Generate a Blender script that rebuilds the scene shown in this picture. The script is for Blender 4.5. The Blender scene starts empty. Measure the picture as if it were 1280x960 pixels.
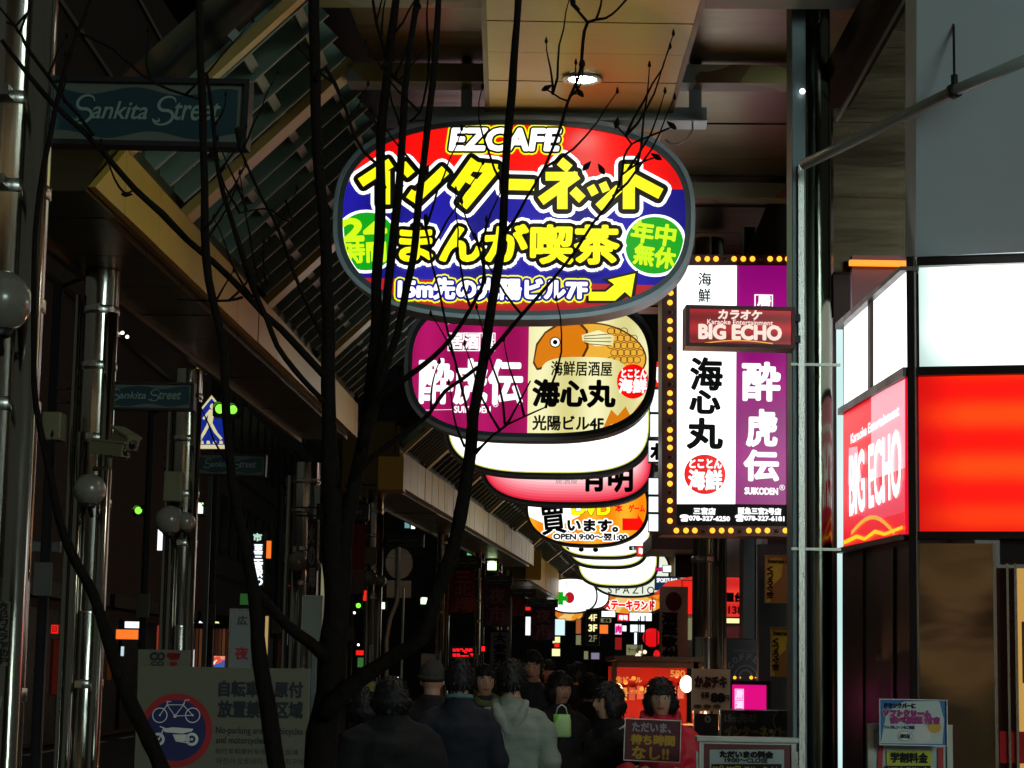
import bpy, bmesh, math, random
from mathutils import Vector, Matrix, noise
random.seed(7)
sc = bpy.context.scene
COL = sc.collection
R = math.radians
# ------------------------------------------------------------------ camera
F = 2600.0                                  # focal length in pixels of the 1280 px wide photograph
PITCH, ROLL = 7.85, 1.0
CAMP = Vector((0, 0, 1.6))
cam_d = bpy.data.cameras.new('camera'); cam = bpy.data.objects.new('camera', cam_d); COL.objects.link(cam)
cam_d.sensor_width = 36; cam_d.lens = 36*F/1280; cam_d.clip_start = 0.05; cam_d.clip_end = 2000
CR = Matrix.Rotation(R(90+PITCH), 3, 'X') @ Matrix.Rotation(R(ROLL), 3, 'Z')
cam.matrix_basis = Matrix.Translation(CAMP) @ CR.to_4x4()
sc.camera = cam
# ------------------------------------------------------------------ world: night sky over a lit city
w = bpy.data.worlds.new('World'); sc.world = w; w.use_nodes = True
nt = w.node_tree; bg = nt.nodes['Background']
sky = nt.nodes.new('ShaderNodeTexSky'); sky.sky_type = 'NISHITA'; sky.sun_disc = False
sky.sun_elevation = R(-4); sky.sun_rotation = R(200)
hs = nt.nodes.new('ShaderNodeHueSaturation'); hs.inputs['Saturation'].default_value = 0.25
nt.links.new(sky.outputs[0], hs.inputs['Color']); 
gl = nt.nodes.new('ShaderNodeMix'); gl.data_type = 'RGBA'; gl.blend_type = 'ADD'; gl.inputs['Factor'].default_value = 1
gl.inputs['B'].default_value = (.40, .44, .38, 1)      # glow of the lit city on the night sky
nt.links.new(hs.outputs[0], gl.inputs['A']); nt.links.new(gl.outputs['Result'], bg.inputs['Color'])
bg.inputs['Strength'].default_value = 0.10
sc.view_settings.view_transform = 'Standard'; sc.view_settings.look = 'None'
sc.view_settings.exposure = 0; sc.view_settings.gamma = 1
sc.cycles.use_denoising = True
sc.cycles.max_bounces = 6; sc.cycles.diffuse_bounces = 3; sc.cycles.glossy_bounces = 3
sc.cycles.caustics_reflective = False; sc.cycles.caustics_refractive = False
sc.cycles.sample_clamp_indirect = 3.0
# ------------------------------------------------------------------ photo geometry
def ray(px, py):
    return CR @ Vector(((px-640)/F, (480-py)/F, -1))
def at(px, py, D):
    d = ray(px, py); return CAMP + d*(D/d.y)
def atz(px, py, z):
    d = ray(px, py); return CAMP + d*((z-CAMP.z)/d.z)
# ------------------------------------------------------------------ materials
def lin(c):
    return tuple(((x/255)/12.92 if x/255 <= .04045 else ((x/255+.055)/1.055)**2.4) for x in c)
MATS = {}
def mat(name, col, rough=.6, metal=0, em=0, var=.12, scale=6, bump=0, bscale=None, stretch=None, sample=True, coat=0):
    """diffuse/metal procedural material; em>0 makes it give off light"""
    if name in MATS: return MATS[name]
    m = bpy.data.materials.new(name); m.use_nodes = True; t = m.node_tree; b = t.nodes['Principled BSDF']
    c = lin(col)
    tc = t.nodes.new('ShaderNodeTexCoord'); mp = t.nodes.new('ShaderNodeMapping')
    t.links.new(tc.outputs['Object'], mp.inputs[0])
    if stretch: mp.inputs['Scale'].default_value = stretch
    n = t.nodes.new('ShaderNodeTexNoise'); n.inputs['Scale'].default_value = scale; n.inputs['Detail'].default_value = 5
    t.links.new(mp.outputs[0], n.inputs['Vector'])
    mx = t.nodes.new('ShaderNodeMix'); mx.data_type = 'RGBA'
    mx.inputs['A'].default_value = tuple(x*(1-var) for x in c)+(1,); mx.inputs['B'].default_value = tuple(min(1, x*(1+var)) for x in c)+(1,)
    t.links.new(n.outputs['Fac'], mx.inputs['Factor'])
    b.inputs['Roughness'].default_value = rough; b.inputs['Metallic'].default_value = metal
    if em:
        b.inputs['Base Color'].default_value = (0.02, 0.02, 0.02, 1); b.inputs['Roughness'].default_value = .35
        t.links.new(mx.outputs['Result'], b.inputs['Emission Color']); b.inputs['Emission Strength'].default_value = em
        if not sample: m.cycles.emission_sampling = 'NONE'
    else:
        t.links.new(mx.outputs['Result'], b.inputs['Base Color'])
        rr = t.nodes.new('ShaderNodeMapRange'); rr.inputs['To Min'].default_value = max(.03, rough-.1); rr.inputs['To Max'].default_value = min(1, rough+.12)
        t.links.new(n.outputs['Fac'], rr.inputs['Value']); t.links.new(rr.outputs[0], b.inputs['Roughness'])
    if coat: b.inputs['Coat Weight'].default_value = coat
    if bump:
        n2 = t.nodes.new('ShaderNodeTexNoise'); n2.inputs['Scale'].default_value = bscale or scale*3; n2.inputs['Detail'].default_value = 4
        t.links.new(mp.outputs[0], n2.inputs['Vector'])
        bp = t.nodes.new('ShaderNodeBump'); bp.inputs['Strength'].default_value = bump; bp.inputs['Distance'].default_value = .02
        t.links.new(n2.outputs['Fac'], bp.inputs['Height']); t.links.new(bp.outputs[0], b.inputs['Normal'])
    MATS[name] = m; return m
def lit(name, col, em=1.0, sample=False, var=.03, scale=3):
    return mat(name, col, em=em, sample=sample, var=var, scale=scale)
def tubes_mat(name, c1, c2, em, period, axis=2, sample=True, fall=1.0):
    """backlit acrylic: brighter bands painted into the emission for tubes that are not modelled"""
    m = bpy.data.materials.new(name); m.use_nodes = True; t = m.node_tree; b = t.nodes['Principled BSDF']
    tc = t.nodes.new('ShaderNodeTexCoord'); sp = t.nodes.new('ShaderNodeSeparateXYZ'); t.links.new(tc.outputs['Object'], sp.inputs[0])
    ns = t.nodes.new('ShaderNodeTexNoise'); ns.inputs['Scale'].default_value = 1.5; t.links.new(tc.outputs['Object'], ns.inputs['Vector'])
    a0 = t.nodes.new('ShaderNodeMath'); a0.operation = 'MULTIPLY_ADD'; t.links.new(ns.outputs['Fac'], a0.inputs[0]); a0.inputs[1].default_value = .08; t.links.new(sp.outputs[axis], a0.inputs[2])
    a = t.nodes.new('ShaderNodeMath'); a.operation = 'MULTIPLY'; a.inputs[1].default_value = 2*math.pi/period; t.links.new(a0.outputs[0], a.inputs[0])
    s = t.nodes.new('ShaderNodeMath'); s.operation = 'SINE'; t.links.new(a.outputs[0], s.inputs[0])
    r = t.nodes.new('ShaderNodeMapRange'); r.inputs['From Min'].default_value = -1; t.links.new(s.outputs[0], r.inputs['Value'])
    mx = t.nodes.new('ShaderNodeMix'); mx.data_type = 'RGBA'; mx.inputs['A'].default_value = lin(c1)+(1,); mx.inputs['B'].default_value = lin(c2)+(1,)
    t.links.new(r.outputs[0], mx.inputs['Factor']); t.links.new(mx.outputs['Result'], b.inputs['Emission Color'])
    b.inputs['Emission Strength'].default_value = em; b.inputs['Base Color'].default_value = (.02, .02, .02, 1); b.inputs['Roughness'].default_value = .25
    if not sample: m.cycles.emission_sampling = 'NONE'
    MATS[name] = m; return m
def glow_panel(name, edge, mid, hot, em, bands, gx=3.0, gz=1.6):
    """large backlit acrylic sheet: rim falloff and soft hot bands painted into the emission, no tubes behind"""
    m = bpy.data.materials.new(name); m.use_nodes = True; t = m.node_tree; b = t.nodes['Principled BSDF']; N = t.nodes.new; Lk = t.links.new
    def mt(op, a, b_=None, c=None):
        n = N('ShaderNodeMath'); n.operation = op; n.use_clamp = op == 'MINIMUM'
        for i, x in enumerate((a, b_, c)):
            if x is None: continue
            if isinstance(x, (int, float)): n.inputs[i].default_value = x
            else: Lk(x, n.inputs[i])
        return n.outputs[0]
    tc = N('ShaderNodeTexCoord'); sp = N('ShaderNodeSeparateXYZ'); Lk(tc.outputs['Generated'], sp.inputs[0]); ns = N('ShaderNodeTexNoise'); ns.inputs['Scale'].default_value = 2.2; Lk(tc.outputs['Generated'], ns.inputs['Vector'])
    fx = mt('MINIMUM', mt('MULTIPLY_ADD', sp.outputs[0], gx, .12), 1.0); fz = mt('MINIMUM', mt('MULTIPLY_ADD', sp.outputs[2], gz, .35), 1.0)
    f = mt('MULTIPLY', fx, fz); f = mt('MULTIPLY', f, mt('MULTIPLY_ADD', ns.outputs['Fac'], .35, .82)); f = mt('MINIMUM', f, 1.0)
    bd = mt('POWER', mt('MULTIPLY_ADD', mt('SINE', mt('MULTIPLY', sp.outputs[2], bands*2*math.pi)), .5, .5), 1.5)
    m1 = N('ShaderNodeMix'); m1.data_type = 'RGBA'; m1.inputs['A'].default_value = lin(edge)+(1,); m1.inputs['B'].default_value = lin(mid)+(1,); Lk(f, m1.inputs['Factor'])
    m2 = N('ShaderNodeMix'); m2.data_type = 'RGBA'; m2.inputs['B'].default_value = lin(hot)+(1,); Lk(m1.outputs['Result'], m2.inputs['A']); Lk(mt('MULTIPLY', bd, f), m2.inputs['Factor'])
    Lk(m2.outputs['Result'], b.inputs['Emission Color']); Lk(mt('MULTIPLY_ADD', f, em-1, 1.0), b.inputs['Emission Strength']); b.inputs['Base Color'].default_value = (.02, .02, .02, 1); b.inputs['Roughness'].default_value = .25
    MATS[name] = m; return m
def patch_mat(name, cols, scale, rough=.5, metal=0, em=0, warp=.3):
    """printed / painted patches in several colours"""
    if name in MATS: return MATS[name]
    m = bpy.data.materials.new(name); m.use_nodes = True; t = m.node_tree; b = t.nodes['Principled BSDF']
    tc = t.nodes.new('ShaderNodeTexCoord'); n = t.nodes.new('ShaderNodeTexNoise'); n.inputs['Scale'].default_value = scale*.6
    v = t.nodes.new('ShaderNodeTexVoronoi'); v.inputs['Scale'].default_value = scale
    mx = t.nodes.new('ShaderNodeMix'); mx.data_type = 'VECTOR'; mx.inputs['Factor'].default_value = warp
    t.links.new(tc.outputs['Object'], n.inputs['Vector']); t.links.new(tc.outputs['Object'], mx.inputs[4]); t.links.new(n.outputs['Color'], mx.inputs[5])
    t.links.new(mx.outputs[1], v.inputs['Vector'])
    sp = t.nodes.new('ShaderNodeSeparateColor'); t.links.new(v.outputs['Color'], sp.inputs[0])
    cr = t.nodes.new('ShaderNodeValToRGB'); cr.color_ramp.interpolation = 'CONSTANT'
    while len(cr.color_ramp.elements) < len(cols): cr.color_ramp.elements.new(.5)
    for i, c in enumerate(cols):
        cr.color_ramp.elements[i].position = i/len(cols); cr.color_ramp.elements[i].color = lin(c)+(1,)
    t.links.new(sp.outputs[0], cr.inputs[0]); b.inputs['Roughness'].default_value = rough; b.inputs['Metallic'].default_value = metal
    if em:
        t.links.new(cr.outputs[0], b.inputs['Emission Color']); b.inputs['Emission Strength'].default_value = em; m.cycles.emission_sampling = 'NONE'
        b.inputs['Base Color'].default_value = (.02, .02, .02, 1)
    else: t.links.new(cr.outputs[0], b.inputs['Base Color'])
    MATS[name] = m; return m
STEEL = mat('brushed steel', (190, 188, 180), .28, 1, var=.1, scale=20, stretch=(8, 8, .6), bump=.05)
CHROME = mat('polished column steel', (164, 160, 148), .17, 1, var=.2, scale=9, stretch=(5, 5, .35), bump=.10, bscale=4)
DARKSTEEL = mat('dark painted steel', (98, 116, 118), .42, .3, var=.2, scale=5, bump=.1)
FRAME = mat('sign frame paint', (150, 172, 182), .38, .15, var=.15, scale=8, bump=.05)
FRAMED = mat('dark sign frame', (84, 98, 106), .4, .3, var=.2, scale=8)
BLACKM = mat('black metal', (16, 16, 17), .5, .1, var=.3)
BROWNM = mat('bronze metal panel', (98, 84, 46), .33, .85, var=.3, scale=2.2, stretch=(.6, 4, 1), bump=.12, bscale=1.6)
GOLD = mat('gilt painted fascia', (206, 168, 62), .45, .2, var=.16, scale=3, bump=.08)
GOLDRIB = mat('ochre rib cladding', (176, 150, 84), .4, .3, var=.15, scale=4, bump=.06)
PAINTED = patch_mat('painted rib mosaic', [(150, 140, 84), (196, 150, 148), (170, 170, 138), (120, 96, 60), (186, 132, 84), (150, 160, 150)], 2.6)
WOOD = mat('amber ceiling board', (206, 172, 96), .38, .25, var=.16, scale=3, stretch=(.5, 6, 1), bump=.05)
GREENSLAT = mat('dark green louvre', (124, 146, 130), .45, .35, var=.25, scale=6)
ALU = mat('aluminium edge', (176, 180, 168), .35, .8, var=.1)
GLASSD = mat('dark glass', (14, 17, 19), .3, 0, var=.3)
BLK = mat('black print', (8, 8, 9), .7, 0, var=.05)
EDGEP = mat('pale slat edge', (150, 156, 144), .5)
BARK = mat('bark', (24, 18, 14), .85, 0, var=.4, scale=14, bump=.6, bscale=40)
BARK.node_tree.nodes['Principled BSDF'].inputs['Specular IOR Level'].default_value = .12
WHITEP = mat('white board paint', (104, 100, 80), .6, 0, var=.06, scale=5, bump=.02)
NAVYP = mat('navy print', (28, 34, 92), .5, 0, var=.1)
REDP = mat('red print', (170, 28, 36), .5, 0, var=.1)
WHITEPR = mat('white print', (226, 226, 220), .5, 0, var=.04)
L_WHITE = tubes_mat('backlit white acrylic', (236, 242, 240), (255, 255, 252), 1.75, .42, 0)
L_RED = tubes_mat('lit red', (214, 4, 6), (255, 14, 8), 1.2, .62, 0)
L_BLUE = tubes_mat('lit blue', (18, 14, 128), (32, 24, 168), 1.0, .62, 0)
L_YEL = lit('lit yellow', (255, 246, 16), 1.15)
L_WHT = lit('lit white', (255, 255, 255), 1.35)
L_GRN = lit('lit green', (8, 166, 20), 1.0)
L_DKRED = lit('lit dark red', (190, 20, 36), .9, True)
L_BLK = BLK
# ------------------------------------------------------------------ mesh builder
def chain(o):
    m = o.matrix_basis.copy()
    while o.parent: o = o.parent; m = o.matrix_basis @ m
    return m
class MB:
    def __init__(s): s.v = []; s.f = []; s.m = []; s.ms = []; s.sm = []
    def mi(s, m):
        if m not in s.ms: s.ms.append(m)
        return s.ms.index(m)
    def add(s, vs, fs, m, smooth=False):
        o = len(s.v); s.v += [Vector(v) for v in vs]; k = s.mi(m)
        for f in fs: s.f.append(tuple(i+o for i in f)); s.m.append(k); s.sm.append(smooth)
        return s
    def box(s, x0, x1, y0, y1, z0, z1, m, M=None, bev=0):
        x0, x1 = min(x0, x1), max(x0, x1); y0, y1 = min(y0, y1), max(y0, y1); z0, z1 = min(z0, z1), max(z0, z1)
        if bev:
            bm = bmesh.new(); bmesh.ops.create_cube(bm, size=1)
            for v in bm.verts: v.co = Vector(((x0+x1)/2+v.co.x*(x1-x0), (y0+y1)/2+v.co.y*(y1-y0), (z0+z1)/2+v.co.z*(z1-z0)))
            bmesh.ops.bevel(bm, geom=bm.edges[:], offset=bev, segments=2, affect='EDGES', profile=.6)
            bm.verts.index_update(); vs = [v.co.copy() for v in bm.verts]; fs = [[v.index for v in f.verts] for f in bm.faces]; bm.free()
        else:
            vs = [Vector((x, y, z)) for z in (z0, z1) for y in (y0, y1) for x in (x0, x1)]
            fs = [(0, 2, 3, 1), (4, 5, 7, 6), (0, 1, 5, 4), (2, 6, 7, 3), (0, 4, 6, 2), (1, 3, 7, 5)]
        if M: vs = [M @ v for v in vs]
        return s.add(vs, fs, m)
    def beam(s, a, b, wd, ht, m, up=Vector((0, 0, 1))):
        a = Vector(a); b = Vector(b); d = (b-a).normalized(); x = d.cross(up).normalized(); z = x.cross(d)
        vs = [p+x*i*wd/2+z*j*ht/2 for p in (a, b) for j in (-1, 1) for i in (-1, 1)]
        return s.add(vs, [(0, 1, 3, 2), (4, 6, 7, 5), (0, 4, 5, 1), (2, 3, 7, 6), (0, 2, 6, 4), (1, 5, 7, 3)], m)
    def tube(s, path, rad, m, n=10, cap=True, rough=0):
        path = [Vector(p) for p in path]
        if not isinstance(rad, (list, tuple)): rad = [rad]*len(path)
        vs = []; fs = []; t0 = None
        for i, p in enumerate(path):
            t = (path[min(i+1, len(path)-1)]-path[max(i-1, 0)]).normalized()
            if t0 is None: x = t.orthogonal().normalized()
            else: x = (x - t*x.dot(t)).normalized()
            t0 = t; y = t.cross(x)
            for k in range(n):
                a = 2*math.pi*k/n; r = rad[i]
                if rough: r *= 1+rough*(noise.noise(Vector((p.x*9+math.cos(a), p.y*9+math.sin(a), p.z*7))))
                vs.append(p+(x*math.cos(a)+y*math.sin(a))*r)
        for i in range(len(path)-1):
            for k in range(n): fs.append((i*n+k, i*n+(k+1) % n, (i+1)*n+(k+1) % n, (i+1)*n+k))
        if cap: fs += [tuple(range(n))[::-1], tuple((len(path)-1)*n+k for k in range(n))]
        return s.add(vs, fs, m, True)
    def lathe(s, prof, m, c=(0, 0, 0), n=20, M=None):
        vs = []; fs = []
        for r, z in prof:
            for k in range(n):
                a = 2*math.pi*k/n; v = Vector((c[0]+r*math.cos(a), c[1]+r*math.sin(a), c[2]+z)); vs.append(M @ v if M else v)
        for i in range(len(prof)-1):
            for k in range(n): fs.append((i*n+k, i*n+(k+1) % n, (i+1)*n+(k+1) % n, (i+1)*n+k))
        return s.add(vs, fs, m, True)
    def prism(s, pts, y0, y1, m):
        """outline (u,v) in the local xz plane, extruded from y0 (front) to y1"""
        n = len(pts); vs = [Vector((u, y0, v)) for u, v in pts]+[Vector((u, y1, v)) for u, v in pts]
        return s.add(vs, [tuple(range(n)), tuple(range(2*n-1, n-1, -1))]+[(i, i+n, (i+1) % n+n, (i+1) % n) for i in range(n)], m)
    def flat(s, pts, y, m):
        return s.add([Vector((u, y, v)) for u, v in pts], [tuple(range(len(pts)))], m)
    def ring(s, po, pi, y0, y1, m):
        n = len(po); vs = [Vector((u, y0, v)) for u, v in po]+[Vector((u, y0, v)) for u, v in pi]+[Vector((u, y1, v)) for u, v in po]+[Vector((u, y1, v)) for u, v in pi]
        fs = []
        for i in range(n):
            j = (i+1) % n; fs += [(i, j, j+n, i+n), (i, i+2*n, j+2*n, j), (i+n, j+n, j+3*n, i+3*n)]
        return s.add(vs, fs, m)
    def sphere(s, c, r, m, n=16, k=10, sc3=(1, 1, 1)):
        pr = [(Vector((math.sin(math.pi*i/k), 0, -math.cos(math.pi*i/k)))) for i in range(k+1)]
        vs = []; fs = []
        for p in pr:
            for q in range(n):
                a = 2*math.pi*q/n; vs.append(Vector(c)+Vector((p.x*math.cos(a)*r*sc3[0], p.x*math.sin(a)*r*sc3[1], p.z*r*sc3[2])))
        for i in range(k):
            for q in range(n): fs.append((i*n+q, i*n+(q+1) % n, (i+1)*n+(q+1) % n, (i+1)*n+q))
        return s.add(vs, fs, m, True)
    def mesh(s, name):
        me = bpy.data.meshes.new(name); me.from_pydata([tuple(v) for v in s.v], [], s.f)
        for m in s.ms: me.materials.append(m)
        me.polygons.foreach_set('material_index', s.m); me.polygons.foreach_set('use_smooth', s.sm); me.update()
        return me
    def build(s, name, parent=None, world=False, loc=None, label=None, kind=None):
        if world and parent is not None:
            inv = chain(parent).inverted(); s.v = [inv @ v for v in s.v]
        o = bpy.data.objects.new(name, s.mesh(name)); COL.objects.link(o)
        if parent is not None: o.parent = parent
        if loc is not None: o.location = loc
        if label: o['label'] = label
        if kind: o['kind'] = kind
        return o
def thing(name, label, cat, loc=(0, 0, 0), rz=0, group=None):
    o = bpy.data.objects.new(name, None); COL.objects.link(o); o.empty_display_size = .2
    o.matrix_basis = Matrix.Translation(Vector(loc)) @ Matrix.Rotation(rz, 4, 'Z')
    o['label'] = label; o['category'] = cat
    if group: o['group'] = group
    return o
def struct(name, mb, label=None):
    o = mb.build(name, kind='structure'); 
    if label: o['label'] = label
    return o
def copy_tree(o, parent=None):
    c = o.copy(); COL.objects.link(c); c.parent = parent
    for ch in CH(o): copy_tree(ch, c)
    return c
def CH(o): return [x for x in list(COL.objects) if x.parent == o]
# ------------------------------------------------------------------ lettering
GL = {}
def glyphs(body, shear=0.0, ls=1.0, vertical=False):
    k = (body, shear, ls)
    if k in GL: return GL[k]
    c = bpy.data.curves.new('t', 'FONT'); c.body = body; c.shear = shear; c.space_line = ls; c.resolution_u = 3; c.align_x = 'CENTER'
    o = bpy.data.objects.new('t', c); me = o.to_mesh()
    vs = [(v.co.x, v.co.y) for v in me.vertices]; fs = [tuple(p.vertices) for p in me.polygons]
    o.to_mesh_clear(); bpy.data.objects.remove(o); bpy.data.curves.remove(c)
    cnt = {}
    key = {}
    rep = []
    for i, v in enumerate(vs):
        q = (round(v[0], 4), round(v[1], 4)); rep.append(key.setdefault(q, i))
    for f in fs:
        for a, b in zip(f, f[1:]+f[:1]):
            a, b = rep[a], rep[b]
            if a != b: e = (min(a, b), max(a, b)); cnt[e] = cnt.get(e, 0)+1
    be = [e for e, n in cnt.items() if n == 1]
    xs = [v[0] for v in vs]; ys = [v[1] for v in vs]
    GL[k] = (vs, fs, be, min(xs), max(xs), min(ys), max(ys)); return GL[k]
def put_text(mb, body, rect, y, m, bold=0, outlines=(), shear=0, rot=0, ls=1.0, step=.0016):
    """fit text into local rect (u0,v0,u1,v1); outlines = ((width, material), ...) from the widest to the narrowest"""
    vs, fs, be, x0, x1, y0, y1 = glyphs(body, shear, ls)
    u0, v0, u1, v1 = rect; sx = (u1-u0)/(x1-x0); sy = (v1-v0)/(y1-y0); cu, cv = (u0+u1)/2, (v0+v1)/2
    cr, sr = math.cos(rot), math.sin(rot)
    P = []
    for a, b in vs:
        u = (a-x0)*sx+u0-cu; v = (b-y0)*sy+v0-cv; P.append((cu+u*cr-v*sr, cv+u*sr+v*cr))
    yy = y
    for wd, om in list(outlines)+([(bold, m)] if bold else []):
        V = []; Fc = []
        used = set()
        for a, b in be:
            A = P[a]; B = P[b]; dx, dz = B[0]-A[0], B[1]-A[1]; l = math.hypot(dx, dz) or 1
            nx, nz = -dz/l*wd, dx/l*wd; o = len(V)
            V += [(A[0]+nx, yy, A[1]+nz), (B[0]+nx, yy, B[1]+nz), (B[0]-nx, yy, B[1]-nz), (A[0]-nx, yy, A[1]-nz)]; Fc.append((o, o+1, o+2, o+3))
            used.add(a); used.add(b)
        for a in used:
            o = len(V)
            for q in range(7): V.append((P[a][0]+wd*math.cos(q*.8976), yy, P[a][1]+wd*math.sin(q*.8976)))
            Fc.append(tuple(range(o, o+7)))
        if bold and om is m: yy2 = yy-step*.5
        else: yy2 = yy
        mb.add([Vector(v) for v in V], Fc, om)
        if om is not m: mb.add([Vector((p[0], yy-.0002, p[1])) for p in P], fs, om)
        yy = yy-step
    mb.add([Vector((p[0], yy-.0004, p[1])) for p in P], fs, m)
    return yy-.0004
def sup(cx, cy, a, b, n=2.0, k=48, a0=0, a1=2*math.pi):
    r = []
    for i in range(k):
        t = a0+(a1-a0)*i/k; c, s_ = math.cos(t), math.sin(t)
        r.append((cx+a*math.copysign(abs(c)**(2/n), c), cy+b*math.copysign(abs(s_)**(2/n), s_)))
    return r
class Board:
    """a vertical plane standing in the scene; px() turns photo pixels into its own coordinates"""
    def __init__(s, px, py, D, rz=None):
        s.o = at(px, py, D); s.rz = R(-3) if rz is None else rz
        s.n = Vector((math.sin(s.rz), -math.cos(s.rz), 0)); s.u = Vector((math.cos(s.rz), math.sin(s.rz), 0)); s.D = D; s.k = D/F
    def L(s, px, py):
        d = ray(px, py); t = (s.o-CAMP).dot(s.n)/d.dot(s.n); q = CAMP+d*t-s.o
        return (q.dot(s.u), q.z)
    def rect(s, x0, y0, x1, y1):
        c = s.L((x0+x1)/2, (y0+y1)/2); w2 = (s.L(x1, (y0+y1)/2)[0]-s.L(x0, (y0+y1)/2)[0])/2; h2 = (s.L((x0+x1)/2, y0)[1]-s.L((x0+x1)/2, y1)[1])/2
        return (c[0]-w2, c[1]-h2, c[0]+w2, c[1]+h2)
    def pts(s, *pp): return [s.L(a, b) for a, b in pp]
    def thing(s, name, label, cat, group=None):
        s.root = thing(name, label, cat, s.o, s.rz, group); return s.root
    def text(s, mb, body, x0, y0, x1, y1, m, y=-.01, bold=0, outlines=(), **kw):
        return put_text(mb, body, s.rect(x0, y0, x1, y1), y, m, bold*s.k, [(w_*s.k, mm) for w_, mm in outlines], **kw)
def clampin(B, pts, n=2.7):
    r = []
    for u, v in pts:
        e = (abs(u)/B.a)**n+(abs(v)/B.b)**n
        r.append((u, v) if e <= 1 else (u/e**(1/n)*.999, v/e**(1/n)*.999))
    return r
def clip_poly(poly, f):
    """keep the side of a polygon where f(u,v) >= 0 (f linear)"""
    out = []
    for i in range(len(poly)):
        p, q = poly[i], poly[(i+1) % len(poly)]; a, b = f(*p), f(*q)
        if a >= 0: out.append(p)
        if (a >= 0) != (b >= 0): t = a/(a-b); out.append((p[0]+(q[0]-p[0])*t, p[1]+(q[1]-p[1])*t))
    return out
# ================================================================== SETTING
PAVE = mat('pavement tile', (120, 112, 104), .45, 0, var=.25, scale=3, bump=.05)
ASPH = mat('asphalt', (52, 52, 54), .75, 0, var=.25, scale=12, bump=.2)
g = MB(); g.add([(-400, -60, -.16), (400, -60, -.16), (400, 900, -.16), (-400, 900, -.16)], [(0, 1, 2, 3)], ASPH); struct('ground', g)
g = MB(); g.add([(-30, -60, -.15), (-3.6, -60, -.15), (-3.6, 300, -.15), (-30, 300, -.15)], [(0, 1, 2, 3)], ASPH); struct('road', g)
g = MB(); g.box(-3.5, 30, -10, 240, -.12, 0, PAVE); g.box(-3.65, -3.5, -10, 240, -.155, .01, mat('kerb stone', (130, 128, 122), .7)); struct('pavement', g)
g = MB()
for i in range(26): g.box(-9.2+(i % 2)*.0, -9.05, 10+i*5, 13+i*5, -.15, -.146, mat('road paint', (200, 200, 195), .6))
struct('road_marking', g)
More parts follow.
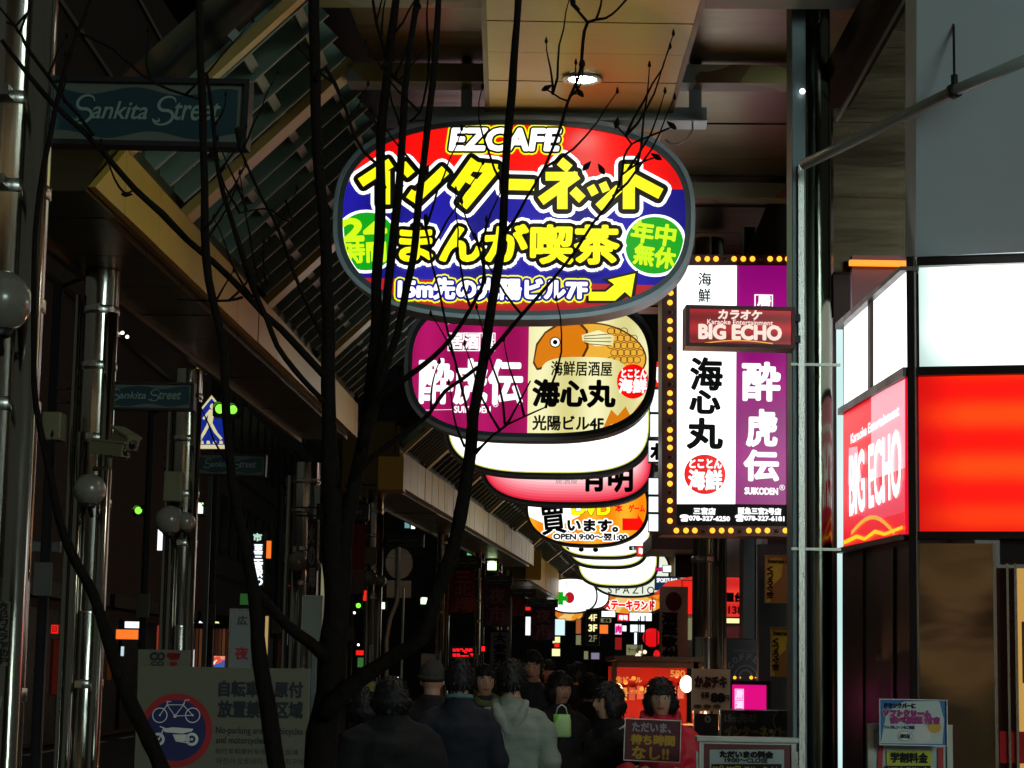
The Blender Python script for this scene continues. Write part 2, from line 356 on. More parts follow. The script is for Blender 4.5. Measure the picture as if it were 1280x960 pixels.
# ------------------------------------------------------------------ canopies
BOXP0 = mat('grey junction box paint', (90, 92, 84), .5)
def fbox(x0, x1, y0, y1, z0, z1, m): return MB().box(x0, x1, y0, y1, z0, z1, m)
def canopy(label, P, rz, y0, y1, ribs, nsl, zb, zt, zc, span, xr, boards=None, outer=.6, ribw=.2, bw=.3, gold=GOLD, ribm=GOLDRIB, fm=None):
    """local x to the right from the inner fascia face, local y along the arcade"""
    t = thing('arcade_canopy', label, 'canopy', P, rz)
    # fascia boards
    y = y0
    while y < y1-.02:
        e = min(y+bw, y1); random.random()
        MB().box(-.035-random.random()*.006, random.random()*.006, y+.006, e-.006, zb, zt, fm or gold).build('fascia_board', t); y = e
    fbox(-.10, -.045, y0, y1, zb+.02, zt+.35, BROWNM).build('fascia_backing', t)
    y = y0
    while y < y1-.05:
        e = min(y+1.05, y1); fbox(-outer, -.105, y+.01, e-.01, zb-.02-random.random()*.01, zb+.02, BROWNM).build('soffit_panel', t); y = e
    fbox(-outer-.05, -outer-.002, y0, y1, zb-.06, zt+.45, BROWNM).build('outer_fascia', t)
    fbox(-outer, -.105, y0-.03, y0, zb+.03, zt+.4, BROWNM).build('end_panel', t)
    fbox(-.10, span+.1, y0, y1, zc+.28, zc+.32, BLACKM).build('roof_sheet', t)
    sl = Vector((span, 0, zc-zt)).normalized(); nn = Vector((sl.z, 0, -sl.x)); ln = math.hypot(span, zc-zt)
    # ribs: sloping leg and level leg
    for r in ribs:
        a = Vector((.0, r, zt))-nn*.02; b = Vector((span, r, zc))-nn*.02
        b2 = MB(); b2.beam(a, b+sl*.03, ribw if r != ribs[0] else .09, .06, ribm, up=nn); b2.build('rib', t)
        MB().box(span-.02, xr, r-ribw/2, r+ribw/2, zc-.10, zc+.02, PAINTED).build('cross_rib', t)
    # louvre slats hang below the dark sloping glass
    gx = MB(); q = -nn*.34; gx.add([Vector((0, y0, zt))+q, Vector((0, y1, zt))+q, Vector((span, y1, zc))+q, Vector((span, y0, zc))+q], [(0, 1, 2, 3)], GLASSD); gx.build('roof_glazing', t)
    rr = sorted(ribs)+[y1]
    bays = [(rr[i], rr[i+1], nsl if rr[i+1]-rr[i] > 2 else nsl//2) for i in range(len(rr)-1)]
    for a, b, n in bays:
        st = (b-a)/n
        for i in range(n):
            yc = a+(i+.5)*st
            if b-a < .2: continue
            wv = .13
            d = (Vector((0, .12, 0))-nn).normalized()           # blade leans away from the street end
            p0 = Vector((0.03, yc-.06, zt+.04))-nn*.02; p1 = Vector((span, yc-.06, zc))-nn*.02
            m = MB(); xx = sl
            tn = xx.cross(d).normalized()*.006
            V = [p0-tn, p0+tn, p0+tn+d*wv, p0-tn+d*wv, p1-tn, p1+tn, p1+tn+d*wv, p1-tn+d*wv]
            m.add(V, [(3, 2, 6, 7), (1, 2, 6, 5), (0, 3, 7, 4), (0, 1, 2, 3), (4, 7, 6, 5)], GREENSLAT)
            m.add([p0-tn*1.3-d*.012, p0+tn*1.3-d*.012, p1+tn*1.3-d*.012, p1-tn*1.3-d*.012, p0-tn*1.3-d*.001, p0+tn*1.3-d*.001, p1+tn*1.3-d*.001, p1-tn*1.3-d*.001], [(0, 1, 2, 3), (0, 4, 5, 1), (3, 2, 6, 7), (0, 3, 7, 4), (1, 5, 6, 2)], EDGEP)
            m.build('louvre_slat', t)
    for fr in (.30, .62, .9):
        p = sl*ln*fr-nn*.08; m = MB(); m.beam(Vector((0, y0, zt))+p, Vector((0, y1, zt))+p, .06, .05, EDGEP, up=nn); m.build('purlin', t)
    for cxx in (2.62, 2.74):
        m = MB(); m.tube([(cxx, y0, zc-.02), (cxx, y1, zc-.02)], .016, BLACKM, 8); m.build('conduit', t)
    for yy in [y0+1.1+i_*2.3 for i_ in range(int((y1-y0)/2.3))]:
        m = MB(); m.box(2.54, 2.82, yy, yy+.12, zc-.055, zc+.03, BOXP0); m.build('junction_box', t)
    # level ceiling panels
    y = y0
    while y < y1-.05:
        e = min(y+.53, y1); h = random.random()*.02
        MB().box(span+.12, xr, y+.008, e-.008, zc+.04+h, zc+.07+h, BROWNM).build('ceiling_panel', t); y = e
    return t
P1 = Vector((-2.08, 13.0, 0))
canopy('near arcade canopy with yellow fascia and dark green sloping louvres', P1, R(-2.6), -1.75, 9.3, [-1.68, 0, 3.2, 6.4], 8, 4.06, 4.42, 5.40, 1.02, 4.15, bw=.9)
near_can = [o for o in COL.objects if o.name == 'arcade_canopy'][0]
MB().add([(x, y, z) for x in (-.04, 0) for y, z in ((-2.4, 4.06), (-1.75, 4.06), (-1.75, 4.42))], [(0, 2, 1), (3, 4, 5), (0, 1, 4, 3), (1, 2, 5, 4), (0, 3, 5, 2)], GOLD).build('fascia_board', near_can)
MB().add([(x, y, z) for x in (-.65, -.05) for y, z in ((-2.4, 4.04), (-1.75, 4.04), (-1.75, 4.5))], [(0, 2, 1), (3, 4, 5), (0, 1, 4, 3), (1, 2, 5, 4), (0, 3, 5, 2)], BROWNM).build('end_panel', near_can)
a_, b_ = Vector((-1.42, 27.2, 0)), Vector((.55, 47.0, 0))
canopy('middle arcade canopy with narrow ribbed cream fascia boards', a_, -math.atan2(b_.x-a_.x, b_.y-a_.y), 0, 20.0, [0.1, 2.3, 6.4, 10.6, 15.4, 19.9], 9, 3.96, 4.42, 5.30, .95, 4.3, bw=.36, outer=.75)
c_ = Vector((.55, 50.0, 0))
canopy('far arcade canopy beyond the step in the roof edge', c_, R(-4.5), 0, 30.0, [0.1, 6, 13, 20, 29], 8, 3.75, 4.5, 5.30, 1.0, 4.5, bw=.6, outer=.85)
# step boxes that close the near ends of the middle and far canopies
t = thing('canopy_end_box', 'square ochre end box where the middle canopy begins', 'canopy end', at(488, 611, 26.6))
m = MB(); A = at(472, 612, 26.6); Bq = at(505, 571, 26.6); m.box(A.x, Bq.x, 26.6, 27.12, A.z, Bq.z, GOLD, bev=.01); m.build('box_panel', t, world=True)
t = thing('canopy_end_box', 'brown end box where the far canopy steps in', 'canopy end', at(668, 722, 49))
m = MB(); A = at(657, 723, 49); Bq = at(677, 688, 49); m.box(A.x, Bq.x, 49, 49.9, A.z, Bq.z, GOLD, bev=.01); m.build('box_panel', t, world=True)
# amber board box in the ceiling with its round downlight
t = thing('ceiling_box', 'amber boarded box under the arcade ceiling above the internet cafe sign', 'ceiling panel', (.43, 11, 5.15))
zb = 5.15; e0 = atz(612, 134, zb); e1 = atz(837, 134, zb); xa, xb = e0.x, e1.x
ys = []; y = 8.0
while y < 14.1: ys.append(y); y += .585
off = atz(700, 134, zb).y % .585
ys = [y-8.0 % .585+off for y in ys]
for i, (a, b) in enumerate(zip(ys, ys[1:])):
    MB().box(xa, xb, a+.006, b-.006, zb-.002*(i % 2), zb+.02, WOOD).build('board', t, world=True)
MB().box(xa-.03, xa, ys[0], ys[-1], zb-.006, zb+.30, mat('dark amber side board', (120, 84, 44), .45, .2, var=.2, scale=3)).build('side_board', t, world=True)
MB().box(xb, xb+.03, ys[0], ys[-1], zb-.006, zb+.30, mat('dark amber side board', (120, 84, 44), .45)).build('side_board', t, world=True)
MB().box(xa, xb, ys[-1], ys[-1]+.03, zb-.006, zb+.30, WOOD).build('end_board', t, world=True)
def downlight(p, label, power, grp='recessed ceiling downlights', r=.085):
    t = thing('downlight', label, 'downlight', p, 0, grp)
    MB().lathe([(r*1.45, 0), (r*1.5, -.012), (r*1.3, -.022), (r*1.02, -.016), (r, 0)], ALU, n=24).build('trim_ring', t)
    MB().lathe([(0.001, -.026), (r*.6, -.022), (r*.95, -.012), (r, .0)], lit('lamp glow', (255, 250, 235), 30), n=24).build('lens', t)
    L = bpy.data.lights.new('downlight_lamp', 'SPOT'); L.energy = power; L.spot_size = R(150); L.spot_blend = .9; L.shadow_soft_size = r; L.color = (1, .97, .86)
    o = bpy.data.objects.new('downlight_lamp', L); COL.objects.link(o); o.parent = t; o.location = (0, 0, -.05)
    return t
pd = atz(728, 97, zb-.003)
downlight(pd, 'lit round downlight in the amber ceiling boards', 60)
# ================================================================== HANGING OVAL SIGNS
def oval(label, x0, y0, x1, y1, D, draw, n=2.7, rim=11, depth=.24, grp='oval signs hung along the arcade', base=None, hang=True, cat='sign'):
    cx, cy = (x0+x1)/2, (y0+y1)/2; B = Board(cx, cy, D); root = B.thing('hanging_sign', label, cat, grp); k = B.k
    a, b = (x1-x0)/2*k, (y1-y0)/2*k; rm = rim*k; c = (0, 0)
    B.out = sup(0, 0, a, b, n, 72); B.inn = sup(0, 0, a-rm, b-rm, n, 72); lip = sup(0, 0, a-rm*.45, b-rm*.45, n, 72)
    m = MB(); m.ring(B.out, lip, -.03, depth, FRAME); m.ring(lip, B.inn, -.018, .02, FRAMED); m.flat(sup(0, 0, a-rm*.3, b-rm*.3, n, 72), depth-.004, FRAMED); m.build('frame', root)
    B.a, B.b = a-rm, b-rm
    face = MB(); draw(B, face); face.ring(sup(0, 0, B.a, B.b, n, 72), sup(0, 0, B.a-1.6*k, B.b-1.6*k, n, 72), -.012, -.001, lit('lit panel edge', (224, 222, 110), 1.0)) if draw is d_white else None; face.build('face_panel', root)
    if hang:
        m = MB(); zt = 5.35-B.o.z
        for s_ in (-.45, .45): m.box(a*s_-.03, a*s_+.03, .06, .14, b*.9, max(zt, b*1.0), FRAMED)
        m.build('hanger_bracket', root)
    return B
def d_one(B, f):
    P = sup(0, 0, B.a, B.b, 2.7, 120)
    vt = B.L(640, 232)[1]; vb = B.L(640, 352)[1]; sl = 0.018
    f.flat(clip_poly(P, lambda u, v: v-vt+sl*u), 0, L_RED)
    mid = clip_poly(clip_poly(P, lambda u, v: vt-sl*u-v), lambda u, v: v-vb+sl*u); f.flat(mid, 0, L_BLUE)
    f.flat(clip_poly(P, lambda u, v: vb-sl*u-v), 0, L_DKRED)
    # swooping white ribbon behind the two lines of lettering
def d_white(B, f): f.flat(sup(0, 0, B.a, B.b, 3.1, 72), 0, L_WHITE)
S1 = oval('big oval internet cafe sign, red and blue with yellow lettering, nearest of the signs', 411, 139, 873, 405, 12.9, d_one, rim=12, hang=False)
r = S1.root; T = S1.text
m = MB(); T(m, 'EZCAFE', 563, 162, 700, 188, L_WHT, bold=2.0, shear=.12, outlines=((6.5, L_YEL), (4.6, L_BLK))); m.build('lettering', r)
# angular katakana drawn by hand as heavy strokes
def strokes(B, mb, segs, m, layers, y=-.012, hw=6.0):
    """segs: list of (x0,y0,x1,y1[,w]) in photo pixels; drawn as thick slabs with outlines"""
    for wd, mm in layers+[(0, m)]:
        for s_ in segs:
            x0, y0, x1, y1 = s_[:4]; w_ = (s_[4] if len(s_) > 4 else hw)
            dx, dy = x1-x0, y1-y0; l = math.hypot(dx, dy); ex, ey = dx/l*wd, dy/l*wd; nx, ny = -dy/l*(w_+wd), dx/l*(w_+wd)
            q = wd*.45
            pp = [(x0-ex+nx, y0-ey+ny), (x1+ex+nx, y1+ey+ny), (x1+ex-nx, y1+ey-ny), (x0-ex-nx, y0-ey-ny)]
            if wd:      # rounded corners come from the discs
                nx0, ny0 = -dy/l*w_, dx/l*w_; mb.flat([B.L(*p_) for p_ in [(x0-ex+nx0, y0-ey+ny0), (x1+ex+nx0, y1+ey+ny0), (x1+ex-nx0, y1+ey-ny0), (x0-ex-nx0, y0-ey-ny0)]], y-.00003, mm)
                pp = [(x0+nx, y0+ny), (x1+nx, y1+ny), (x1-nx, y1-ny), (x0-nx, y0-ny)]
            mb.flat([B.L(*p_) for p_ in pp], y, mm); y -= .00006
            if wd:
                for X, Y in ((x0-ex*0, y0-ey*0), (x1, y1)):
                    for sg in (-1, 1): c_ = B.L(X-dy/l*w_*sg, Y+dx/l*w_*sg); mb.flat(sup(c_[0], c_[1], wd*B.k, wd*B.k, 2, 12), y, mm)
                y -= .00006
        y -= .0018
kata = [  # i n ta - ne t to
 (489, 204, 451, 229, 6), (481, 214, 481, 256, 7), (503, 206, 514, 219, 6), (557, 213, 516, 252, 6.5), (519, 240, 512, 250, 5),
 (594, 201, 569, 236, 6), (592, 209, 622, 212, 6), (619, 209, 578, 258, 7), (585, 224, 600, 233, 5),
 (612+18, 231, 668, 232, 7),
 (700, 202, 712, 212, 6), (682, 221, 722, 221, 5.5), (722, 219, 676, 252, 6), (703, 234, 703, 262, 6.5), (716, 238, 728, 250, 6),
 (738, 233, 744, 244, 5), (753, 229, 758, 240, 5), (774, 236, 748, 260, 5.5),
 (786, 206, 786, 262, 7.5), (790, 224, 826, 243, 7)]
m = MB(); strokes(S1, m, kata, L_YEL, [(10.5, L_WHT), (6.2, L_BLK)], y=-.006); m.build('lettering', r)
m = MB(); T(m, 'まんが喫茶', 501, 283, 772, 329, L_YEL, bold=2.2, y=-.024, outlines=((11.5, L_WHT), (7.4, L_BLK))); m.build('lettering', r)
m = MB(); T(m, '15m先の光陽ビル7F', 499, 350, 733, 375, L_WHT, bold=1.5, y=-.034, outlines=((6.4, L_YEL), (4.4, L_BLUE))); m.build('lettering', r)
m = MB()
ar = S1.pts((736, 376), (736, 365), (757, 365), (768, 356), (760, 350), (794, 342), (789, 372), (781, 365), (769, 376))
arw = S1.pts((732.5, 379), (732.5, 362), (756, 362), (763, 356), (752, 349), (798, 338), (793, 378), (784, 371), (771, 379))
m.flat(arw, -.004, L_BLK); m.flat(ar, -.006, L_YEL); m.build('arrow', r)
for cx, cy, w1, l1, l2, rot in ((457, 302, 38, '24', '時間', .05), (819, 307, 37, '年中', '無休', -.14)):
    m = MB(); c = S1.L(cx, cy); k = S1.k
    m.flat(clampin(S1, sup(c[0], c[1], (w1+3.5)*k, (w1+3.5)*k, 2.1, 40)), -.003, L_WHT); m.flat([(u*.995, v*.995) for u, v in clampin(S1, sup(c[0], c[1], w1*k, (w1+0)*k, 2.1, 40))], -.005, L_GRN)
    g_ = lit('lit lime lettering', (206, 250, 20), 1.1)
    T(m, l1, cx-(28 if l1 == '24' else 29), cy-28, cx+25, cy-2, g_, y=-.008, bold=2.2 if l1 == '24' else 1.3, rot=rot)
    T(m, l2, cx-26, cy+1, cx+25, cy+26, g_, y=-.008, bold=1.2, rot=rot); m.build('roundel', r)
m = MB()
def wb(x0, y0, x1, y1, ya, yb, mm): a = S1.L(x0, y1); b = S1.L(x1, y0); m.box(a[0], b[0], ya, yb, a[1], b[1], mm)
wb(470, 131, 884, 149, .06, .17, FRAME); m.box(*[S1.L(470, 151)[0], S1.L(884, 151)[0]], -.02, .20, S1.L(640, 150)[1]-.004, S1.L(640, 148)[1], FRAME)
m.build('hanger_beam', r)
for x0, x1, yy in ((575, 590, 30), (862, 878, 30)):
    m = MB(); wb(x0, yy, x1, 134, .07, .15, FRAME); wb(x0-12, yy-2, x1+12, yy+2, .03, .2, FRAME); m.build('hanger_post', r)
m = MB(); m.tube([S1.root.matrix_basis @ Vector((S1.L(x, y)[0], .05, S1.L(x, y)[1])) for x, y in ((866, 150), (866, 160), (858, 172), (848, 178), (838, 177), (832, 172))], .006, ALU, 6); m.build('cable', r, world=True)

# --- second sign: two izakaya halves
MAG = tubes_mat('backlit magenta', (158, 8, 84), (186, 20, 104), .95, .5, 0); CREAM = tubes_mat('backlit cream', (222, 214, 140), (250, 246, 190), 1.0, .5, 0)
ORG = lit('lit orange', (226, 128, 14), .95); ORG2 = lit('lit pale orange', (240, 178, 60), 1.0); BRN = lit('lit brown', (104, 52, 8), .7)
def d_two(B, f):
    P = sup(0, 0, B.a, B.b, 2.9, 120); us = B.L(660, 480)[0]
    f.flat(clip_poly(P, lambda u, v: us-u), 0, MAG); f.flat(clip_poly(P, lambda u, v: u-us), 0, CREAM)
S2 = oval('oval izakaya sign, magenta left half and cream right half with an orange fish', 503, 362, 822, 553, 18.2, d_two, rim=10, n=2.9)
r = S2.root; T = S2.text; k = S2.k
m = MB()   # fish
def ell(B, mb, cx, cy, a, b, mm, y, rot=0, kk=36, n=2, clip=None):
    c = B.L(cx, cy); P = [(u*math.cos(rot)-v*math.sin(rot)+c[0], u*math.sin(rot)+v*math.cos(rot)+c[1]) for u, v in sup(0, 0, a*B.k, b*B.k, n, kk)]
    P = clampin(B, P, 2.8) if hasattr(B, 'a') else P
    if len(P) > 2: mb.flat(P, y, mm)
inside = lambda P_: P_
ell(S2, m, 752, 440, 58, 36, BRN, -.003, -.25); ell(S2, m, 752, 440, 56, 34, ORG2, -.0045, -.25)
hd = S2.pts((668, 452), (672, 432), (682, 417), (700, 406), (722, 404), (732, 414), (733, 434), (726, 448), (706, 452), (682, 458), (672, 460))
m.flat([(u*1.0, v) for u, v in S2.pts((666, 454), (670, 430), (681, 415), (699, 403), (724, 401), (735, 413), (736, 435), (728, 451), (706, 455), (682, 461), (671, 463))], -.006, BRN)
m.flat(hd, -.008, ORG)
ell(S2, m, 694, 428, 7, 7, BRN, -.010); ell(S2, m, 694, 428, 5.5, 5.5, L_WHT, -.012); ell(S2, m, 694, 428, 3, 3, L_BLK, -.014)
m.flat(S2.pts((727, 419), (748, 413), (768, 420), (766, 432), (745, 433), (728, 426)), -.010, CREAM)
for q in range(4): m.flat(S2.pts((730, 420+q*3), (764, 417+q*5), (764, 418+q*5), (730, 421+q*3)), -.0115, BRN)
for i in range(6):
    for j in range(5):
        x, y = 764+i*8+(j % 2)*4, 414+j*9
        if (x-752)**2/52**2+(y-440)**2/30**2 > 1.15 or x > 803: continue
        c = S2.L(x, y); m.ring(sup(c[0], c[1], 5.2*k, 4.6*k, 2, 12), sup(c[0], c[1], 4.3*k, 3.7*k, 2, 12), -.0065-.0001*j, -.0055, BRN)
m.flat(S2.pts((754, 535), (764, 512), (772, 520), (782, 508), (788, 520), (803, 500), (798, 518), (776, 530), (764, 530), (757, 538)), -.004, ORG)
ell(S2, m, 730, 468, 54, 22, CREAM, -.0125, n=3)
m.build('fish_picture', r)
m = MB(); T(m, '海鮮居酒屋', 689, 452, 765, 470, L_BLK, y=-.016, bold=.35); T(m, '海心丸', 667, 476, 768, 508, L_BLK, y=-.016, bold=1.7); T(m, '光陽ビル4F', 666, 520, 754, 538, L_BLK, y=-.016, bold=.6); m.build('lettering', r)
m = MB(); ell(S2, m, 791, 477, 20, 22, L_RED, -.014); T(m, 'とことん', 777, 462, 808, 472, L_WHT, y=-.017, bold=.5); T(m, '海鮮', 774, 474, 808, 491, L_WHT, y=-.017, bold=.8); m.build('round_seal', r)
m = MB(); T(m, '酔虎伝', 525, 450, 652, 504, L_WHT, y=-.008, bold=1.9); T(m, 'SUIKODEN', 568, 508, 613, 516, L_WHT, y=-.008, bold=.3); T(m, '®', 616, 502, 623, 509, L_WHT, y=-.008)
T(m, '兵庫・神戸', 560, 398, 640, 405, L_WHT, y=-.008, bold=.5)
for i, ch in enumerate('居酒屋'):
    T(m, ch, 562+i*19.5, 418, 578+i*19.5, 436, L_WHT, y=-.008, bold=.7)
    a, b = S2.L(560+i*19.8, 416), S2.L(579.3+i*19.8, 439)
    m.ring([(a[0], a[1]), (b[0], a[1]), (b[0], b[1]), (a[0], b[1])], [(a[0]+k, a[1]-k), (b[0]-k, a[1]-k), (b[0]-k, b[1]+k), (a[0]+k, b[1]+k)], -.008, -.006, L_WHT)
l0, l1 = S2.L(531, 513), S2.L(566, 512.2); m.flat([l0, l1, (l1[0], l1[1]+.5*k), (l0[0], l0[1]+.5*k)], -.006, L_WHT)
m.build('lettering', r)
# --- the following signs
oval('oval white blank sign just below the magenta and cream one', 553, 446, 818, 598, 22.3, d_white, rim=6, n=3.1)
PNK = tubes_mat('backlit pale pink', (250, 226, 226), (255, 240, 238), 1.3, .5, 0)
def d_pink(B, f):
    f.flat(sup(0, 0, B.a, B.b, 3.0, 72), 0, lit('lit crimson edge', (222, 40, 62), 1.0))
    for i in range(9):
        q = i/9; c = tuple(int(a_+(b_-a_)*(i+1)/9) for a_, b_ in zip((222, 40, 62), (252, 236, 234)))
        f.flat(sup(0, 0.012*i, B.a-.018*(i+1), B.b-.024*(i+1), 3.0, 72), -.001*(i+1), lit('lit pink %d' % i, c, 1.2))
S4 = oval('oval white sign with a crimson rim and dark brush lettering', 598, 506, 820, 634, 26, d_pink, rim=6, n=3.0)
m = MB(); S4.text(m, '有明', 726, 573, 790, 614, L_BLK, y=-.016, bold=1.4); S4.text(m, '居酒屋', 694, 600, 722, 605, lit('lit grey print', (180, 170, 170), .6), y=-.014); m.build('lettering', S4.root)
DOR = tubes_mat('lit amber', (244, 132, 10), (255, 176, 40), 1.1, .5, 0, sample=False)
def d_dvd(B, f):
    P = sup(0, 0, B.a, B.b, 2.5, 90); f.flat(P, 0, L_WHITE)
    pl = [(654, 642), (668, 649), (684, 656), (704, 655), (724, 645), (740, 632), (760, 612), (790, 590), (814, 570)]
    for (xa_, ya_), (xb_, yb_) in zip(pl, pl[1:]):
        a_, b_ = B.L(xa_, ya_), B.L(xb_, yb_)
        q = clip_poly(clip_poly(P, lambda u, v: u-a_[0]), lambda u, v: b_[0]-u); q = clip_poly(q, lambda u, v: a_[1]+(b_[1]-a_[1])*(u-a_[0])/(b_[0]-a_[0])-v) if len(q) > 2 else q
        if len(q) > 2: f.flat(q, -.002, DOR)
S5 = oval('oval orange and white sign offering to buy DVDs, below the crimson rimmed one', 656, 580, 812, 684, 32, d_dvd, rim=4, n=2.5)
m = MB(); T = S5.text
T(m, '買', 677, 634, 706, 667, L_BLK, y=-.010, bold=1.0, outlines=((2.6, L_WHT),), rot=.12); T(m, 'います。', 710, 650, 772, 664, L_BLK, y=-.010, bold=.9, outlines=((2.6, L_WHT), (1.0, L_BLK)))
T(m, 'DVD', 716, 630, 762, 643, L_YEL, y=-.010, bold=1.2, outlines=((1.8, BRN),)); T(m, 'OPEN 9:00～翌1:00', 692, 667, 784, 675, L_BLK, y=-.010, bold=.3, outlines=((2.0, L_WHT), (.5, L_BLK)))
T(m, '本', 769, 631, 778, 640, L_RED, y=-.010, bold=.4); T(m, 'ゲーム', 786, 631, 806, 640, L_RED, y=-.010, bold=.4)
m.flat(S5.pts((778, 648), (797, 648), (797, 643), (806, 656), (797, 668), (797, 663), (778, 663)), -.006, L_RED)
m.build('lettering', S5.root)
S6 = oval('thin lit oval sign with small dark specks, next under the DVD sign', 692, 610, 816, 699, 37.7, d_white, rim=3.5, n=3.1)
m = MB(); S6.text(m, '個室', 786, 682, 796, 688, L_BLK, y=-.006, bold=.3); S6.text(m, '• • •', 705, 684, 748, 690, L_BLK, y=-.006); m.build('lettering', S6.root)
oval('thin lit oval sign wedged between two other white ones', 707, 635, 812, 711, 41, d_white, rim=3.5, n=3.1)
oval('plain white oval sign above the SPAZIO sign', 720, 655, 824, 735, 49.5, d_white, rim=3.2, n=3.1)
PALE = lit('lit pale cream', (226, 232, 214), 1.1)
S9 = oval('pale oval sign reading SPAZIO', 736, 680, 838, 747, 56, lambda B, f: f.flat(sup(0, 0, B.a, B.b, 2.5, 60), 0, PALE), rim=2.6, n=2.5)
m = MB(); S9.text(m, 'S P A Z I O', 760, 733, 818, 742, L_BLK, y=-.006, bold=.1); m.build('lettering', S9.root)
FOOD = patch_mat('lit food photograph', [(236, 150, 40), (226, 116, 30), (250, 190, 90), (240, 200, 120), (214, 96, 26)], 3, em=1.0)
def d_steak(B, f):
    P = sup(0, 0, B.a, B.b, 2.3, 60); f.flat(P, 0, lit('lit leaf green', (120, 160, 40), .9)); q = B.L(758, 740)[0]; f.flat(clip_poly(P, lambda u, v: u-q), -.002, FOOD)
S10 = oval('oval steak restaurant sign with green and orange picture', 737, 700, 842, 770, 68, d_steak, rim=3, n=2.3)
m = MB(); S10.text(m, 'ステーキランド', 755, 751, 818, 762, L_RED, y=-.01, bold=.7, outlines=((1.7, L_WHT), (.8, L_RED))); m.build('lettering', S10.root)
# two signs further left and far away
def d_far(B, f):
    f.flat(sup(0, 0, B.a, B.b, 2.5, 60), 0, L_WHITE)
S11 = oval('far white oval pharmacy sign with a green cross', 681, 722, 747, 767, 62, d_far, rim=2, n=2.4, grp='distant signs in the arcade')
m = MB(); c = S11.L(701, 748); k = S11.k
m.box(c[0]-8*k, c[0]+8*k, -.01, -.004, c[1]-3*k, c[1]+3*k, L_GRN); m.box(c[0]-3*k, c[0]+3*k, -.012, -.004, c[1]-8*k, c[1]+8*k, L_GRN); m.build('green_cross', S11.root)
m = MB(); S11.text(m, 'くすり', 700, 727, 716, 734, lit('lit grey print', (180, 170, 170), .6), y=-.006); ell(S11, m, 712, 747, 6, 7, L_DKRED, -.006); m.build('lettering', S11.root)
S12 = oval('far lit oval sign with red katakana, half behind the pharmacy sign', 716, 728, 762, 762, 66, d_far, rim=2, n=2.4, grp='distant signs in the arcade')
m = MB(); S12.text(m, 'スラ', 725, 744, 741, 755, L_RED, y=-.006, bold=.7); m.build('lettering', S12.root)
oval('far small oval sign with orange picture under the pharmacy sign', 692, 755, 730, 777, 74, lambda B, f: f.flat(sup(0, 0, B.a, B.b, 2.4, 50), 0, FOOD), rim=1.6, n=2.4, grp='distant signs in the arcade')
# ================================================================== MARQUEE SIGN WITH BULBS
BM = Board(907, 495, 16, R(1.0)); r = BM.thing('marquee_sign', 'tall white and purple izakaya sign framed by rows of glowing bulbs', 'sign'); k = BM.k; T = BM.text
MFR = mat('marquee frame paint', (74, 34, 24), .4, .3, var=.2)
a, b = BM.L(828, 670), BM.L(986, 319); p1, p2 = BM.L(846, 656), BM.L(983, 333)
m = MB(); o_ = [(a[0], a[1]), (b[0], a[1]), (b[0], b[1]), (a[0]+15*k, b[1])]; 
o_ = BM.pts((828, 669), (986, 671), (986, 319), (846, 319)); i_ = BM.pts((845, 657), (983, 658), (983, 332), (863, 332))
o_ = BM.pts((827, 669), (986, 671), (986, 319), (827, 319)); i_ = BM.pts((846, 657), (983, 658), (983, 332), (846, 332))
m.ring(o_, i_, -.02, .3, MFR); m.flat(o_, .296, MFR); m.build('frame', r)
m = MB(); MAG2 = tubes_mat('backlit violet', (150, 4, 120), (170, 12, 134), .85, .6, 2)
m.flat(BM.pts((846, 630), (919, 630), (921, 332), (846, 332)), 0, L_WHITE); m.flat(BM.pts((919, 630), (983, 631), (983, 332), (921, 332)), 0, MAG2); m.flat(BM.pts((846, 657), (983, 658), (983, 631), (846, 630)), 0, BLK); m.build('face_panel', r)
m = MB()
for ch, x0, y0, x1, y1, bd in (('海', 873, 341, 889, 357, .3), ('鮮', 873, 361, 888, 378, .3), ('海', 864, 448, 902, 487, 1.6), ('心', 863, 489, 899, 516, 1.8), ('丸', 860, 524, 902, 560, 1.9)): T(m, ch, x0, y0, x1, y1, L_BLK, y=-.006, bold=bd)
T(m, '居酒屋', 873, 383, 890, 388, L_BLK, y=-.006); ell(BM, m, 881, 593, 26, 25, L_RED, -.003); T(m, 'とことん', 862, 574, 902, 585, L_WHT, y=-.007, bold=.6); T(m, '海鮮', 861, 588, 902, 612, L_WHT, y=-.007, bold=1.0)
m.build('lettering', r)
m = MB()
for ch, x0, y0, x1, y1 in (('酔', 929, 454, 974, 500), ('虎', 934, 513, 970, 557), ('伝', 931, 564, 972, 600)): T(m, ch, x0, y0, x1, y1, L_WHT, y=-.006, bold=1.8)
T(m, 'SUIKODEN', 931, 610, 972, 618, L_WHT, y=-.006, bold=.5); T(m, '®', 974, 606, 981, 613, L_WHT, y=-.006)
T(m, '居', 947, 371, 963, 382, L_WHT, y=-.006, bold=.8); T(m, '屋', 947, 424, 963, 436, L_WHT, y=-.006, bold=.8)
a1, b1 = BM.L(943, 368), BM.L(966, 439); m.ring([(a1[0], a1[1]), (b1[0], a1[1]), (b1[0], b1[1]), (a1[0], b1[1])], [(a1[0]+k*1.4, a1[1]-k*1.4), (b1[0]-k*1.4, a1[1]-k*1.4), (b1[0]-k*1.4, b1[1]+k*1.4), (a1[0]+k*1.4, b1[1]+k*1.4)], -.006, -.004, L_WHT)
T(m, '三宮店', 867, 635, 894, 643, L_WHT, y=-.006, bold=.5); T(m, '☎078-327-6250', 850, 644, 912, 652, L_WHT, y=-.006, bold=.45)
T(m, '阪急三宮2号店', 923, 635, 976, 643, L_WHT, y=-.006, bold=.5); T(m, '☎078-327-6181', 919, 644, 980, 652, L_WHT, y=-.006, bold=.45); m.build('lettering', r)
